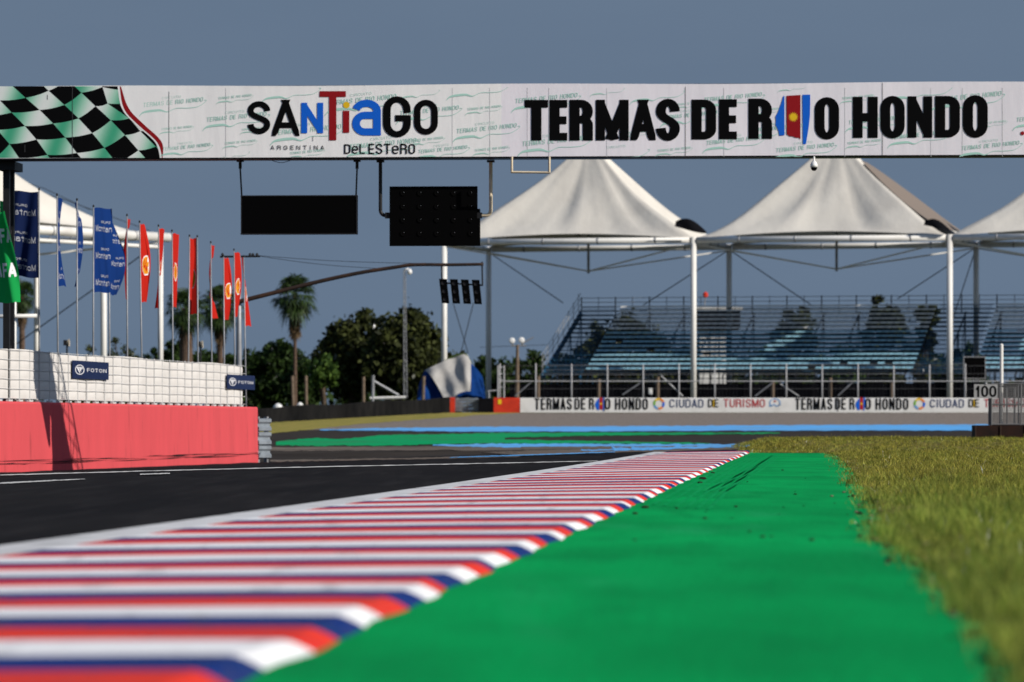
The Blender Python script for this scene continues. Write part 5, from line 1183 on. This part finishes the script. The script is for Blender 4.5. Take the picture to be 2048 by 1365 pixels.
tree(805, 340, 627, 812, 72, 'leaf_olive', 'biggest dark olive tree behind the lattice camera pole', 12, 9000, .3, base=1.4)
tree(882, 350, 690, 812, 44, 'leaf_olive', 'low dark olive tree leaning towards the white tent post', 13, 3500, .3, base=1.4)
tree(548, 365, 694, 815, 62, 'leaf_green', 'dark green bushy tree under the lone palm crown', 14, 6500, .3)
tree(505, 372, 712, 815, 34, 'leaf_green', 'dark green tree at the far end of the white fence', 15, 3000, .3)
tree(645, 338, 718, 775, 32, 'leaf_light', 'bright green shrub lit by the sun between the palm and dark trees', 16, 2200, .24, name='bush')
tree(610, 352, 722, 815, 45, 'leaf_green', 'dark green tree behind the pale weathered post', 17, 3800, .3)
tree(240, 430, 680, 790, 50, 'leaf_olive', 'sparse twiggy tree behind the leftmost red flag', 18, 700, .22)
tree(172, 440, 692, 790, 36, 'leaf_olive', 'sparse twiggy tree behind the wide bright blue flag', 19, 420, .22)
tree(345, 420, 682, 800, 36, 'leaf_green', 'low green tree behind the white tent post by the red flags', 20, 2600, .3)
tree(425, 410, 700, 800, 60, 'leaf_green', 'low wide green tree under the palm pair', 21, 4200, .3)
tree(300, 440, 698, 800, 34, 'leaf_green', 'small green tree left of the white tent post', 22, 1300, .28)
tree(985, 420, 712, 830, 45, 'leaf_green', 'green tree behind the white tarpaulin and tent post', 23, 3600, .3, base=1.4)
tree(1066, 430, 706, 830, 42, 'leaf_green', 'green tree at the left foot of the grandstand', 24, 3200, .3, base=1.4)
tree(1160, 400, 690, 825, 60, 'leaf_olive', 'dark tree behind the left stairs of the grandstand', 25, 3000, .32, base=1.4)
tree(1250, 395, 640, 800, 80, 'leaf_olive', 'broad olive tree seen through the left half of the grandstand', 26, 3200, .32, base=1.4)
tree(1395, 405, 690, 825, 70, 'leaf_olive', 'low dark tree seen through the stand behind the middle tent post', 27, 3000, .34, base=1.4)
tree(1592, 390, 603, 790, 42, 'leaf_olive', 'olive tree topping the stand rail behind the bright seats', 28, 2600, .3, base=1.4)
tree(1770, 380, 590, 790, 48, 'leaf_olive', 'taller olive tree topping the stand rail left of the right tent post', 29, 3400, .3, base=1.4)
tree(1845, 384, 598, 790, 30, 'leaf_olive', 'narrow olive tree nearest the right tent post', 30, 2000, .3, base=1.4)
tree(1500, 410, 700, 825, 70, 'leaf_green', 'low dark green tree seen under the middle of the stand', 31, 2600, .34, base=1.4)
tree(1690, 410, 690, 825, 75, 'leaf_green', 'low dark green tree seen under the right half of the stand', 32, 2800, .34, base=1.4)
tree(1915, 415, 700, 825, 60, 'leaf_green', 'low dark green tree behind the right tent post', 33, 2400, .34, base=1.4)
# far wood
r = np.random.default_rng(77); n_ = 9000; X = r.uniform(-110, 120, n_); prof_ = 4.5+1.6*np.sin(X*.21)+1.2*np.sin(X*.53+1)+.8*np.sin(X*1.3)
Zc = .5+prof_*r.uniform(0, 1, n_)**.7; q = np.stack([X, r.uniform(560, 600, n_), Zc], 1); a = r.normal(size=(n_, 3)); a /= np.linalg.norm(a, axis=1)[:, None]; c_ = np.cross(a, r.normal(size=(n_, 3))); c_ /= np.linalg.norm(c_, axis=1)[:, None]; sz = r.uniform(.4, .9, n_)[:, None]
V = np.stack([q-a*sz, q+c_*sz*.6, q+a*sz, q-c_*sz*.6], 1).reshape(-1, 3)
nmesh('far_wood', V, np.arange(len(V)).reshape(-1, 4), M['leaf_green'], kind='stuff', label='low belt of dark trees far beyond the circuit', cat='wood')
# tower seen through the stand
t = thing('tower', P(1430, 800, 345), 'pale tower with a dark wide top seen through the grandstand rows', 'tower')
b = MB(); d = 345; A, C_ = P(1398, 660, d), P(1450, 800, d); b.box((A+C_)/2, (C_.x-A.x, 3, A.z-C_.z), M['white']); 
for k in range(5): b.box(P(1424, 672+k*24, d-1.52), (1.6, .06, .05), M['grey_metal'])
b.build('shaft', t)
b = MB(); A, C_ = P(1392, 622, d), P(1478, 659, d); b.box((A+C_)/2, (C_.x-A.x, 4, A.z-C_.z), M['dark_metal']); b.box(P(1435, 619, d), (3.6, 4.4, .18), M['white']); b.build('cabin', t)
b = MB(); b.pipe([P(1408, 618, d), P(1411, 595, d)], .05, M['grey_metal'], 6); b.lathe(P(1411, 590, d), [(.01,-.25), (.18,-.15), (.2,.1), (.01,.25)], M['redblock'], 10); b.build('beacon', t)

for o in list(S.objects):
    if '_loc' in o: del o['_loc']
